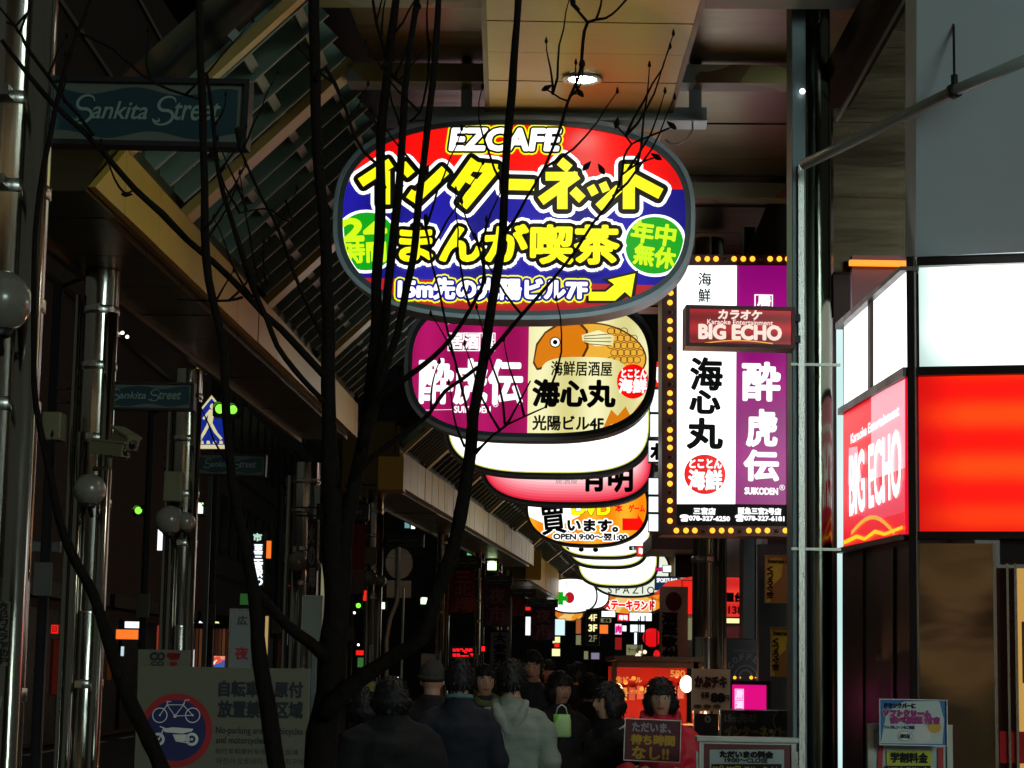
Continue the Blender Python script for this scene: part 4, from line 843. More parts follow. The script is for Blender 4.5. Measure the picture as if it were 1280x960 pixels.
stem('branch', [(226, 1010, 24), (206, 965, 22), (186, 925, 20), (168, 888, 18), (149, 841, 17), (133, 795, 16), (115, 741, 14), (99, 710, 13), (87, 683, 12), (73, 645, 11), (62, 593, 10), (53, 553, 9), (46, 507, 8), (42, 440, 7), (43, 320, 7), (50, 240, 7), (63, 167, 7), (77, 100, 6), (97, 40, 5), (113, 0, 5), (130, -80, 4)], 4.9, 4.8, 9, ext=[(Vector((at(402, 960, 5.2).x-.06, 5.2, .4)), .045), (at(290, 1200, 5.0), .032)])
stem('branch', [(408, 470, 10), (385, 446, 9), (352, 412, 9), (330, 393, 8), (297, 357, 8), (266, 327, 8), (233, 300, 8), (200, 267, 9), (167, 237, 8), (133, 195, 7), (100, 160, 7), (67, 130, 7), (33, 90, 6), (2, 50, 5)], 5.15, 4.9, 8)
stem('branch', [(167, 237, 3), (158, 243, 2.5)], 5, 4.95, 5)
stem('branch', [(117, 170, 5), (100, 146, 4.5), (83, 127, 4.5), (62, 97, 5), (36, 62, 5), (28, 45, 4), (20, 33, 3.5), (36, 14, 3), (38, -10, 3)], 4.95, 4.9, 7)
stem('branch', [(8, 28, 3), (20, 34, 3.4), (30, 50, 3.6)], 4.9, 4.9, 6)
stem('branch', [(409, 505, 8), (388, 483, 7), (370, 463, 7), (347, 433, 7), (334, 400, 7), (317, 363, 7), (302, 317, 7), (287, 267, 6), (273, 213, 6), (264, 133, 5), (258, 90, 4)], 5.15, 5.0, 8)
stem('branch', [(407, 430, 6), (387, 387, 5), (367, 340, 4.5), (355, 306, 4.5), (340, 270, 4), (328, 248, 4), (307, 203, 3.5), (299, 182, 3), (297, 170, 6), (294, 160, 2)], 5.15, 5.05, 7)
stem('branch', [(394, 100, 7), (406, 84, 6), (427, 123, 5), (436, 146, 4.5), (441, 165, 4.5), (455, 190, 4), (470, 204, 4)], 5.1, 5.15, 7)
stem('branch', [(482, 84, 5), (492, 96, 5), (504, 106, 5)], 5.25, 5.3, 6); stem('branch', [(466, 0, 4), (471, 30, 4), (480, 60, 4), (484, 82, 4)], 5.2, 5.25, 6)
stem('branch', [(303, 372, 4), (285, 376, 3.5), (257, 376, 3), (222, 374, 2)], 5.05, 4.95, 6)
stem('branch', [(512, 152, 3), (525, 140, 3), (532, 112, 3), (536, 90, 3)], 5.2, 5.1, 6)
stem('branch', [(586, 540, 5), (585, 515, 3.5), (577, 483, 3.5), (567, 443, 3), (557, 403, 3), (548, 360, 3), (540, 330, 3), (536, 300, 3), (533, 288, 4), (533, 276, 6), (531, 268, 2)], 5.0, 4.9, 6)
stem('branch', [(594, 565, 8), (602, 558, 4), (617, 543, 3), (632, 532, 4), (642, 515, 3), (653, 495, 2.5), (663, 476, 2)], 4.95, 4.85, 6); stem('branch', [(633, 531, 3), (655, 521, 2.5), (682, 509, 2)], 4.9, 4.85, 5)
stem('branch', [(607, 350, 3), (601, 320, 3), (596, 296, 2.5)], 4.9, 4.85, 5); stem('branch', [(330, 330, 3), (338, 350, 2.5), (330, 362, 2)], 5, 5, 5)
stem('branch', [(357, 250, 3), (366, 280, 3), (340, 262, 3), (320, 262, 2.4), (300, 266, 2)], 5.05, 5.0, 5)
stem('branch', [(97, 40, 4), (140, 60, 4), (175, 92, 4), (210, 112, 3.6), (250, 124, 3)], 4.9, 5.0, 6)
rt = random.Random(21); cand = []
for o in [o for o in COL.objects if o.parent == tr and o.name.startswith('branch')]:
    vs_ = o.data.vertices
    for _ in range(2): cand.append((chain(o) @ vs_[rt.randrange(len(vs_)//4, len(vs_))].co))
for p in cand:
    if p.z < 1.9: continue
    L_ = rt.uniform(.08, .30); d = Vector((rt.uniform(-.8, .8), rt.uniform(-.5, .5), rt.uniform(.35, 1.1))).normalized(); P = [p]; q_ = p.copy()
    for i in range(6): d = (d+Vector((rt.uniform(-.22, .22), rt.uniform(-.22, .22), .12))).normalized(); q_ = q_+d*L_/6; P.append(q_.copy())
    m = MB(); m.tube(P, [.0036-.0004*i for i in range(7)], BARK, 5); m.build('twig', tr, world=True)
    m = MB(); m.lathe([(.001, -.006), (.0042, -.001), (.003, .005), (.001, .011)], BARK, q_, 6); m.build('bud', tr, world=True)
bud = MB(); bud.lathe([(.001, -.012), (.004, -.008), (.0065, -.001), (.004, .007), (.001, .014)], BARK, n=8); me_bud = bud.mesh('bud')
for x, y, D, a in ((727, 80, 4.66, 0), (683, 110, 4.7, 60), (725, 116, 4.7, -40), (771, 154, 4.6, 10), (840, 157, 4.6, -50), (821, 196, 4.6, -60), (716, 2, 4.6, 0), (533, 275, 4.9, 0), (533, 213, 5.1, 20), (297, 165, 5.05, 0), (733, 208, 4.6, 40), (752, 212, 4.6, -30), (480, 82, 5.2, 40), (158, 243, 4.95, 90)):
    o = bpy.data.objects.new('bud', me_bud); COL.objects.link(o); o.parent = tr; o.location = at(x, y, D)-tr.location; o.rotation_euler = (0, R(a), 0); o.scale = [1.1]*3
# ================================================================== PRINTED BOARDS, POSTERS, A-FRAMES
def line(B, mb, x0, y0, x1, y1, w_, m, y=-.006):
    dx, dy = x1-x0, y1-y0; l = math.hypot(dx, dy) or 1; nx, ny = -dy/l*w_/2, dx/l*w_/2
    mb.flat(B.pts((x0+nx, y0+ny), (x1+nx, y1+ny), (x1-nx, y1-ny), (x0-nx, y0-ny)), y, m)
def circ(B, mb, cx, cy, r0, r1, m, y=-.006):
    c = B.L(cx, cy); k = B.k; mb.ring(sup(c[0], c[1], r1*k, r1*k, 2, 28), sup(c[0], c[1], r0*k, r0*k, 2, 28), y, y+.001, m)
B = Board(277, 900, 11.0, R(.5)); t = B.thing('no_parking_board', 'cream board banning bicycles and motorcycles, with a round blue and red emblem', 'sign'); T = B.text
a, b = B.L(165, 1010), B.L(388, 836); m = MB(); m.box(a[0], b[0], 0, .03, a[1], b[1], WHITEP, bev=.006); m.build('board', t)
for x in (185, 368): q = B.L(x, 1010); m = MB(); m.box(q[0]-.03, q[0]+.03, .035, .08, -B.o.z, b[1]-.05, STEEL); m.build('post', t)
m = MB(); c = B.L(220, 913); k = B.k; m.flat(sup(c[0], c[1], 45*k, 45*k, 2, 48), -.003, REDP); m.flat(sup(c[0], c[1], 37*k, 37*k, 2, 48), -.005, NAVYP)
for cx in (200, 241): circ(B, m, cx, 894, 8.2, 9.4, WHITEPR); circ(B, m, cx, 894, 0.1, 1.2, WHITEPR)
for l_ in ((200, 894, 209, 881), (209, 881, 229, 881), (229, 881, 241, 894), (209, 881, 219, 895), (219, 895, 231, 879), (219, 895, 241, 894), (208, 877, 214, 877), (210, 877, 209, 881), (229, 881, 232, 875), (232, 875, 237, 875)): line(B, m, *l_, 1.0, WHITEPR)
circ(B, m, 219, 895, .2, 2.2, WHITEPR)
for cx in (198, 240): circ(B, m, cx, 924, 4.6, 8.0, WHITEPR); circ(B, m, cx, 924, 0.1, 1.6, WHITEPR)
m.flat(B.pts((204, 911), (216, 909), (242, 911), (240, 914), (228, 917), (206, 915)), -.006, WHITEPR); m.flat(B.pts((216, 918), (236, 918), (238, 926), (220, 927)), -.006, WHITEPR)
line(B, m, 199, 924, 205, 910, 1.6, WHITEPR); line(B, m, 200, 908, 208, 911, 1.4, WHITEPR); line(B, m, 220, 926, 244, 930, 1.4, WHITEPR); m.build('emblem', t)
INK = mat('dark blue ink', (30, 34, 44), .6)
m = MB()
T(m, '自転車・原付', 274, 852, 378, 871, INK, bold=.9, y=-.003); T(m, '放置禁止区域', 273, 877, 378, 897, INK, bold=.9, y=-.003)
T(m, 'No-parking area for bicycles', 270, 909, 379, 920, INK, bold=.1, y=-.003); T(m, 'and motorcycles', 270, 921, 331, 932, INK, bold=.1, y=-.003)
T(m, '自行车和摩托车停车禁止区域', 270, 936, 373, 943, INK, y=-.003); T(m, '자전거·오토바이 방치금지구역', 270, 948, 379, 956, INK, y=-.003); m.build('lettering', t)
def board(name, label, cat, x0, y0, x1, y1, D, face, rz=None, frame=None, fw=2.0, depth=.04, texts=(), group=None, foot=False, extra=None):
    """framed flat board; texts = (string, x0, y0, x1, y1, material, bold)"""
    B = Board((x0+x1)/2, (y0+y1)/2, D, rz); t = B.thing(name, label, cat, group); q = B.rect(x0, y0, x1, y1); k = B.k
    m = MB(); o = fw*k
    if frame: m.ring([(q[0]-o, q[1]-o), (q[2]+o, q[1]-o), (q[2]+o, q[3]+o), (q[0]-o, q[3]+o)], [(q[0], q[1]), (q[2], q[1]), (q[2], q[3]), (q[0], q[3])], -.012, depth, frame); m.build('frame', t); m = MB()
    m.box(q[0]+.001, q[2]-.001, 0, depth*.9, q[1]+.001, q[3]-.001, face); m.build('face_panel', t)
    if extra: m = MB(); extra(B, m); m.build('picture', t)
    if texts:
        m = MB()
        for s_ in texts:
            kw = s_[7] if len(s_) > 7 else {}
            B.text(m, s_[0], *s_[1:5], s_[5], y=-.004-.02*(D > 30), bold=s_[6], **kw)
        m.build('lettering', t)
    if foot:
        m = MB(); m.box(-.02, .02, depth, depth+.04, -B.o.z, q[3]-.03, DARKSTEEL); m.build('post', t)
    return B, t
board('small_sign', 'small cream sign with CO and red characters, just above the no parking board', 'sign', 172, 812, 237, 850, 11.6, WHITEP, 0, None, texts=(('CO', 188, 816, 206, 825, INK, .8), ('CO', 189, 827, 205, 832, INK, .4), ('壱', 209, 816, 225, 824, REDP, .8), ('番', 212, 827, 222, 832, REDP, .4)), foot=True)
board('small_sign', 'narrow grey sign with a red night character, right of the lit shop window', 'sign', 287, 762, 316, 850, 12.4, mat('grey sign board', (120, 124, 120), .5), 0, STEEL, 1, texts=(('広', 297, 770, 309, 781, mat('grey print', (60, 64, 64), .6), .5), ('夜', 294, 809, 310, 824, REDP, .6)), foot=True)
board('notice_cabinet', 'pale grey utility cabinet behind the thick tree trunk', 'cabinet', 378, 745, 402, 800, 17, mat('cabinet paint', (120, 126, 112), .5), 0, ALU, .8, depth=.3, foot=True)
CRD = mat('dark crimson print', (104, 20, 32), .5); SIL = mat('silver frame', (168, 170, 164), .3, .9)
YPR = mat('yellow print', (214, 190, 20), .5); GLD = mat('gold print', (206, 158, 40), .5)
# price A-frame
B, t = board('price_stand', 'price board with red border and silver frame in the lower right of centre', 'price board', 879, 930, 989, 1100, 11.0, CRD, R(1), SIL, 5.5, texts=(('ただいまの料金', 900, 939, 966, 947, BLK, .8), ('19:00～CLOSE', 906, 948, 959, 953, BLK, .4)), extra=lambda B, m: (m.flat(B.pts((887, 1080), (980, 1080), (980, 937), (887, 937)), -.002, mat('pale board print', (172, 184, 180), .5)), m.flat(B.pts((889, 1078), (977, 1078), (977, 955), (889, 955)), -.003, BLK)))
m = MB(); B.text(m, '30分 380円  フリータイム', 891, 957.5, 974, 966, YPR, y=-.005, bold=.3); [B.text(m, s_, 891, 970+i*14, 974, 979+i*14, YPR, y=-.005, bold=.3) for i, s_ in enumerate(('会員 980円', '一般 1280円', '学生 880円'))]; m.build('lettering', t)
m = MB(); q = B.rect(870, 921, 998, 928); m.box(q[0], q[2], -.03, .05, q[1], q[3], SIL, bev=.004); 
for x in (873, 995): q = B.L(x, 940); m.box(q[0]-.01, q[0]+.01, .05, .5, -B.o.z, -B.o.z+.03, SIL); m.box(q[0]-.012, q[0]+.012, .0, .03, -B.o.z, q[1], SIL)
m.build('stand', t)
# dark cafe board behind it
dk = mat('dark board lacquer', (26, 30, 30), .16, 0, coat=.6)
board('menu_board', 'glossy dark board with faint yellow katakana behind the price stand', 'sign', 901, 888, 990, 960, 12.6, dk, R(1), SIL, 1.2, texts=(('15m先の', 906, 892, 944, 903, mat('dim print', (104, 108, 100), .5), .8), ('インターネット', 906, 908, 980, 921, mat('dim yellow print', (120, 110, 40), .5), .9)), extra=lambda B, m: circ(B, m, 980, 901, 13, 13.8, mat('dim print', (104, 108, 100), .5), -.003))
def ext_poster(B, m):
    m.flat(B.pts((1108, 957), (1164, 957), (1164, 938), (1108, 938)), -.010, mat('acid yellow print', (188, 190, 30), .5)); m.flat(B.pts((1106, 975), (1163, 975), (1163, 957), (1106, 957)), -.012, BLK)
    m.flat(B.pts((1090, 1080), (1098, 930), (1104, 930), (1097, 1080)), -.009, REDP); m.flat(B.pts((1172, 1080), (1172, 934), (1179, 934), (1179, 1080)), -.009, REDP)
B, t = board('price_stand', 'silver A-frame stand in front of the karaoke shop, with soft cream poster', 'price board', 1092, 912, 1184, 1080, 9.6, mat('pale board print', (172, 184, 180), .5), R(-3), SIL, 7, texts=(), extra=ext_poster)
m = MB(); B.text(m, '学割料金', 1113, 941, 1159, 953, BLK, y=-.014, bold=.6); B.text(m, 'ソフトドリンク', 1110, 959, 1159, 969, YPR, y=-.014, bold=.6); m.build('lettering', t)
SKY_ = mat('blue poster print', (40, 104, 168), .45, var=.1); PKP = mat('pink print', (196, 60, 150), .5)
def ext2(B, m):
    c = B.L(1141, 903); k = B.k
    m.flat(B.pts((1101, 929), (1178, 930), (1180, 900), (1174, 876), (1130, 877), (1108, 890), (1104, 912)), -.002, mat('pale cream print', (190, 200, 196), .5))
    ell(B, m, 1152, 918, 11, 11, mat('ice cream print', (214, 206, 206), .5), -.004); ell(B, m, 1149, 908, 6, 8, mat('ice cream print', (214, 206, 206), .5), -.005); ell(B, m, 1168, 909, 8, 7, GLD, -.006); ell(B, m, 1131, 920, 9, 6, mat('dim print', (104, 108, 100), .5), -.004); ell(B, m, 1131, 920, 8.4, 5.4, WHITEPR, -.005)
B, t = board('poster', 'blue and white soft cream poster clipped above the silver A-frame stand', 'poster', 1100, 875, 1183, 931, 9.5, SKY_, R(-3), WHITEPR, 1, depth=.006, extra=ext2)
m = MB(); B.text(m, 'ドリンクバーに', 1106, 879, 1144, 885, BLK, y=-.006, bold=.5); B.text(m, 'ソフトクリーム', 1104, 888, 1163, 895, PKP, y=-.006, bold=1.1, outlines=((1.8, WHITEPR),)); B.text(m, '食べ放題 付き', 1113, 896, 1174, 904, PKP, y=-.006, bold=1.1, outlines=((1.8, WHITEPR),)); B.text(m, 'ワッフルコーンもご用意', 1105, 907, 1143, 911, NAVYP, y=-.006, bold=.2); B.text(m, 'おかわり自由', 1125, 917, 1137, 923, BLK, y=-.010, bold=.2); m.build('lettering', t)
# posters and boards beside the pillar
YP = patch_mat('yellow poster print', [(206, 178, 50), (216, 188, 60), (160, 112, 50), (210, 184, 80), (190, 140, 54)], 6)
for x0, y0, x1, y1, lab in ((957, 695, 993, 753, 'upper yellow internet cafe poster beside the steel pillar'), (964, 785, 997, 845, 'lower yellow internet cafe poster beside the steel pillar')):
    B, t = board('poster', lab, 'poster', x0, y0, x1, y1, 13.6, YP, R(2), mat('poster edge', (150, 140, 90), .5), .8, depth=.01, texts=(('Internet cafe', x0+3, y0+4, x1-1, y0+9, BLK, .3),), extra=lambda B, m: None)
    m = MB(); [B.text(m, ch, x0+2, y0+13+i*8, x0+9, y0+20+i*8, BLK, y=-.003, bold=.5) for i, ch in enumerate('くつろぐ空間')if y0+20+i*8 < y1]; m.build('lettering', t)
wallp = mat('shop wall panel', (60, 66, 66), .5, .1, var=.2)
board('wall_panel', 'dark grey wall strip on which the yellow posters hang', 'panel', 948, 678, 1004, 1100, 13.9, wallp, R(1), None, depth=.1)
B, t = board('poster', 'pale fried chicken poster priced 88, left of the pink screen', 'poster', 864, 836, 913, 889, 13.2, mat('poster cream', (196, 178, 150), .6, var=.2), R(1), None, depth=.012, texts=(('かぶチキ', 869, 846, 908, 859, mat('brown print', (70, 30, 22), .5), 1.0), ('88', 889, 867, 905, 877, BLK, 1.0), ('各種', 876, 865, 886, 872, mat('brown print', (70, 30, 22), .5), .3), ('円', 906, 869, 911, 876, BLK, .3)),
    extra=lambda B, m: [ell(B, m, x, 883, 5, 2.5, mat('brown food print', (90, 60, 30), .6), -.003) for x in (872, 884, 896)])
board('notice', 'small dark notice under the fried chicken poster', 'sign', 868, 892, 898, 935, 13.4, mat('dark poster', (30, 28, 26), .6), R(1), None, texts=(('0', 881, 895, 888, 903, mat('pale print', (150, 150, 130), .5), .8),))
# coffee shop sign
def coff(B, m):
    pm = mat('coffee sign print', (110, 118, 124), .5)
    for i, ch in enumerate('COFFEE'):
        a_ = R(150-24*i); cx, cy = 932+22*math.cos(a_), 843-22*math.sin(a_); B.text(m, ch, cx-3, cy-3.5, cx+3, cy+3.5, pm, y=-.004, bold=.4, rot=a_-math.pi/2)
    circ(B, m, 932, 846, 13, 14.5, pm, -.004); circ(B, m, 932, 846, 7, 9, pm, -.004)
    B.text(m, 'STANDARD COFFEE', 917, 812, 948, 815, pm, y=-.004)
board('coffee_sign', 'navy coffee shop sign with an arched COFFEE emblem above the pink screen', 'sign', 909, 799, 958, 850, 15, mat('navy sign', (12, 18, 34), .35), R(1), BLACKM, 1, depth=.15, extra=coff)
MAGS = lit('lit pink screen', (226, 8, 128), 1.0); VIO = lit('lit violet white', (240, 210, 255), 1.2)
B, t = board('lit_menu_box', 'bright pink lit box with white framed characters beside the price stand', 'sign', 915, 856, 958, 900, 13.6, MAGS, R(1), BLACKM, 5, depth=.2)
m = MB(); 
for i, ch in enumerate('居酒'): B.text(m, ch, 920, 863+i*13, 928, 872+i*13, VIO, y=-.006, bold=.6); c = B.L(924, 867.5+i*13); k = B.k; m.ring([(c[0]-5.5*k, c[1]-6.3*k), (c[0]+5.5*k, c[1]-6.3*k), (c[0]+5.5*k, c[1]+6.3*k), (c[0]-5.5*k, c[1]+6.3*k)], [(c[0]-4.7*k, c[1]-5.5*k), (c[0]+4.7*k, c[1]-5.5*k), (c[0]+4.7*k, c[1]+5.5*k), (c[0]-4.7*k, c[1]+5.5*k)], -.006, -.004, VIO)
m.build('lettering', t)
m = MB(); AMB = lit('amber led', (255, 150, 30), 2.5)
for x, r_ in ((918, 2.0), (925, .8), (938.5, 2.2), (944, .8)): q = B.L(x, 847); m.sphere((q[0], -.02, q[1]), r_*B.k, AMB, 8, 6)
m.build('indicator_lamp', t)
# right hand columns
c = column(884, 18, 19, 5.4, 'broad polished column below the bulb framed sign', 1)
m = MB()
t = thing('shop_front_wall', 'dark shop front running along the right side of the arcade', 'building', (2.75, 17, 0))
SHW = mat('dark shop wall', (58, 48, 44), .35, .2, var=.3, scale=1.5)
m = MB(); m.box(2.75, 4.4, 16.2, 17.6, 0, 5.6, SHW); m.build('wall', t, world=True)
for i in range(12): m = MB(); m.box(2.42+i*.33, 9, 19.5+i*5.2, 24.5+i*5.2, 0, 5.6, SHW); m.build('wall', t, world=True)
m = MB(); A = at(929, 900, 17); B2 = at(943, 900, 17); m.box(A.x, B2.x, 17, 17.3, 0, 5.3, BLACKM); A = at(945, 900, 17); B2 = at(952, 900, 17); m.box(A.x, B2.x, 17, 17.2, 0, 5.3, mat('grey trim', (90, 84, 84), .4, .3)); m.build('door_frame', t, world=True)
# ================================================================== LIT SIGNS DEEPER IN THE ARCADE
GR = 'small lit signs deep in the arcade'
WL = lit('lit cool white', (236, 246, 255), 1.5); RL = lit('lit warm red', (236, 30, 20), 1.1); OL = lit('lit warm orange', (250, 120, 40), 1.1); YL = lit('lit pale yellow', (250, 240, 170), 1.2); BL = lit('lit navy', (20, 60, 110), .6); CL = lit('lit dim cream', (150, 150, 110), .6)
small = [
 ('white lit panel of the tall floor directory left of the bulb framed sign, upper one', 813, 487, 829, 515, 19, WL, ()),
 ('white lit panel of the floor directory, second from the top', 813, 518, 829, 546, 19, WL, ()),
 ('floor directory panel with a black tree character', 811, 551, 829, 577, 19, WL, (('木', 814, 555, 828, 574, BLK, 1.4),)),
 ('white lit directory panel below the tree character one', 811, 598, 829, 618, 19, WL, ()), ('lowest white lit directory panel beside the amber DVD sign', 811, 621, 829, 640, 19, WL, ()), ('narrow white lit directory panel at the bottom corner of the bulb frame', 811, 643, 829, 664, 19, WL, ()),
 ('red lit panel with white marks on top of the floor directory', 809, 452, 829, 484, 19.2, RL, (('和', 820, 459, 829, 477, L_WHT, 1.2),)),
 ('small red lit sign at the right end of the amber DVD sign', 796, 683, 811, 695, 34, RL, (('味', 799, 685, 807, 693, L_WHT, .5),)),
 ('thin white lit strip sign over the dark awning', 812, 690, 831, 694, 35, WL, ()),
 ('white lit sign above the blue sign', 829, 707, 839, 715, 32, WL, ()), ('small magenta lit sign by the white one over the blue sign', 820, 710, 827, 713, 32.2, MAGS, ()),
 ('dim blue sign with a row of white letters', 819, 721, 849, 737, 30, BL, (('SPORTS BAR', 821, 723, 847, 728, L_WHT, .2),)),
 ('black floor directory listing 4F 3F 2F', 733, 762, 749, 806, 40, BLK, (('4F', 736, 768, 746, 776, YL, .2), ('3F', 736, 781, 746, 789, YL, .5), ('2F', 736, 794, 746, 802, CL, .1))),
 ('orange lit sign right of the 3F line', 749, 781, 760, 792, 43, OL, ()), ('white lit sign right of the 4F line', 752, 764, 769, 771, 44, WL, ()), ('dim lit sign with dark marks below the steak sign', 751, 773, 764, 778, 44, CL, (('酒場', 754, 773.5, 762, 777.5, BLK, .2),)),
 ('crimson lit sign under the steak restaurant sign', 772, 768, 786, 776, 46, lit('lit crimson', (226, 20, 60), 1.1), (('寿司', 774, 769, 784, 775, L_WHT, .3),)), ('broad white lit sign under the steak restaurant sign', 787, 766, 815, 776, 46.5, WL, ()),
 ('pink and white lit vertical sign in the far centre', 769, 780, 777, 793, 48, lit('lit pink white', (255, 200, 230), 1.2), (('肉', 770, 782, 776, 791, MAGS, .6),)), ('white lit cloud shaped sign, left one of two', 778, 782, 783, 789, 48.5, WL, ()), ('white lit sign over the bright vertical tube', 788, 781, 806, 790, 49, WL, ()),
 ('bright vertical white tube sign above the cream sign', 793, 790, 796, 806, 49, WL, ()), ('dark red vertical sign beneath the pink one', 769, 797, 777, 812, 47, lit('lit dull red', (150, 20, 24), .8), ()), ('dim cream sign with dark lettering over the stall roof', 783, 806, 803, 819, 36, CL, (('ラーメン', 785, 810, 801, 815, BLK, .2),)),
 ('bluish white lit sign below the small oval picture sign', 693, 774, 706, 794, 60, lit('lit pale blue', (200, 232, 240), 1.2), ()), ('yellow white lit sign low in the far left arcade', 691, 796, 700, 804, 58, YL, ()), ('small red lit sign low in the far left arcade', 693, 804, 699, 809, 57, RL, ()), ('warm white lit sign just above the heads of the far crowd', 690, 811, 700, 820, 56, YL, ()),
 ('orange vertical poster left of the floor directory', 720, 774, 726, 792, 52, lit('lit dull orange', (176, 96, 50), .8), ()), ('yellow vertical sign under the orange poster', 720, 794, 726, 806, 52, CL, ()), ('pale lit box low beside the floor directory', 730, 814, 735, 824, 45, CL, ()), ('lit box with violet face low beside the floor directory', 739, 816, 749, 824, 45, lit('lit lilac', (150, 140, 170), .7), ()),
 ('greenish lit window between the far oval signs', 724, 724, 738, 742, 85, CL, ()), ('yellow lit window high in the far left of the arcade', 701, 712, 705, 722, 90, YL, ()), ('second narrow lit window beside the yellow one', 708, 713, 711, 720, 90, CL, ()),
 ('orange lit sign left of the pharmacy sign', 671, 736, 679, 748, 63, OL, ()), ('red round lamp sign under the farthest street name sign', 657, 757, 663, 763, 60, RL, ()), ('white vertical lit sign left of the second purple banner', 657, 771, 663, 794, 56, WL, ()),
 ('blue white lit sign between tall pole and first red banner', 550, 755, 556, 778, 48, lit('lit pale green', (180, 220, 200), 1.0), ()),
]
for i, (lab, x0, y0, x1, y1, D, fm_, tx) in enumerate(small):
    board('lit_sign', lab, 'sign', x0, y0, x1, y1, D, fm_, R(-3), FRAMED, .7, depth=.12, texts=tx, group=GR)
B, t = board('led_sign', 'red LED text display over the heads of the crowd', 'sign', 563, 809, 594, 822, 26, BLACKM, 0, FRAMED, .8, depth=.1); m = MB(); LR = lit('red led', (255, 20, 30), 2.2)
rng = random.Random(3)
for row in range(5):
    x = 566
    while x < 591:
        w_ = rng.choice((1.2, 2.4, 4)); 
        if rng.random() < .62 and row != 2 or rng.random() < .3: line(B, m, x, 811.5+row*2.1, min(x+w_, 592), 811.5+row*2.1, 1.2, LR)
        x += w_+.8
m.build('display', t)
board('led_sign', 'tiny red LED sign right of the larger red text display', 'sign', 602, 808, 606, 814, 27, LR, 0, None, depth=.06)
# awning, hanging banner, lanterns, red boxes right of the far signs
t = thing('awning', 'dark flat awning under the bulb framed sign', 'awning', at(840, 690, 25)); m = MB(); A = at(810, 690, 25); B2 = at(872, 673, 25); m.box(A.x, B2.x, 24.4, 26, A.z, B2.z, DARKSTEEL, bev=.01); m.build('canopy_board', t, world=True)
t = thing('awning', 'red sloping awning with self-glowing canvas beside the broad column', 'awning', at(850, 740, 23.5)); m = MB(); P = [at(818, 742, 23), at(868, 733, 23), at(868, 720, 24), at(834, 727, 24)]; m.add(P+[p-Vector((0, 0, .02)) for p in P], [(0, 1, 2, 3), (7, 6, 5, 4), (0, 4, 5, 1), (1, 5, 6, 2), (2, 6, 7, 3), (3, 7, 4, 0)], lit('glowing red canvas', (226, 50, 28), .9)); m.build('canvas', t, world=True)  # canvas emits red itself; the light from below is put into it
board('wall_panel', 'tan gable shaped wall panel above the red awning', 'panel', 844, 691, 868, 722, 26, mat('tan wall', (112, 100, 86), .6), R(-3), None)
board('lit_sign', 'red lit box sign between vertical banner and broad column', 'sign', 853, 726, 867, 768, 22.5, RL, R(-3), FRAMED, .8, depth=.1, group=GR); board('lit_sign', 'dim cream lit panel below the red box by the broad column', 'sign', 856, 772, 865, 800, 22.5, CL, R(-3), FRAMED, .8, depth=.1, group=GR)
BNR = mat('brown banner cloth', (214, 176, 160), .8, var=.2)
B, t = board('vertical_banner', 'long brown vertical banner with red disc and black characters', 'banner', 824, 733, 860, 826, 21, BNR, R(-3), None, depth=.01, extra=lambda B, m: ell(B, m, 842, 752, 10, 12, mat('banner disc', (110, 24, 22), .7), -.004))
m = MB(); [B.text(m, ch, 828, 766+i*15, 846, 779+i*15, BLK, y=-.006, bold=1.1) for i, ch in enumerate('酒厩歌州')]; m.build('lettering', t)
LANT = lit('lit red lantern paper', (226, 16, 24), 1.0, True)
def lantern(x, y, w_, h_, D, lab, mm):
    k = D/F; t = thing('paper_lantern', lab, 'lantern', at(x, y, D)); N = 10
    pr = [(w_*k/2*(math.sin(math.pi*(i+.3)/(N+.6)))**.55*(1+.03*(i % 2)), h_*k*(i/N-.5)) for i in range(N+1)]
    m = MB(); m.lathe(pr, mm, n=20); m.build('paper_body', t); m = MB(); m.lathe([(.001, h_*k*.56), (w_*k*.24, h_*k*.56), (w_*k*.26, h_*k*.49)], BLACKM, n=14); m.build('top_rim', t); m = MB(); m.lathe([(w_*k*.26, -h_*k*.49), (w_*k*.24, -h_*k*.56), (.001, -h_*k*.56)], BLACKM, n=14); m.build('bottom_rim', t); m = MB(); m.tube([(0, 0, h_*k*.56), (0, 0, h_*k*.56+.3)], .006, BLACKM, 6); m.build('cord', t)
lantern(815, 797, 23, 23, 22, 'big round red lantern left of the vertical banner', LANT); lantern(821, 818, 8, 11, 18.5, 'little red lantern under the big round one', LANT)
for x, y, w_ in ((797.5, 820, 7), (800, 815.5, 4), (806, 815, 5)): lantern(x, y, w_, w_*1.0, 18+w_*.1, 'tiny white lantern on the stall roof, %s' % ({7: 'largest of three', 4: 'middle of three', 5: 'rightmost of three'}[w_]), lit('lit warm white', (255, 226, 190), 1.3))
B, t = board('lit_sign', 'red lit yatai sign numbered 138, right of the broad column', 'sign', 906, 722, 940, 771, 19, tubes_mat('backlit stall red', (200, 20, 20), (236, 60, 44), 1.0, .22, 2), R(-2), FRAMED, 1, depth=.1, texts=(('屋台', 907, 741, 928, 752, BLK, .8), ('H138', 899, 758, 928, 767, BLK, .4)), group=GR)
board('lit_sign', 'cream striped panel below the 138 sign', 'sign', 906, 773, 928, 779, 19, YL, R(-2), FRAMED, .8, depth=.1, group=GR); board('lit_sign', 'dark red panel above the coffee sign', 'sign', 906, 783, 934, 798, 19, lit('lit maroon', (70, 12, 18), .7), R(-2), FRAMED, .8, depth=.1, group=GR)
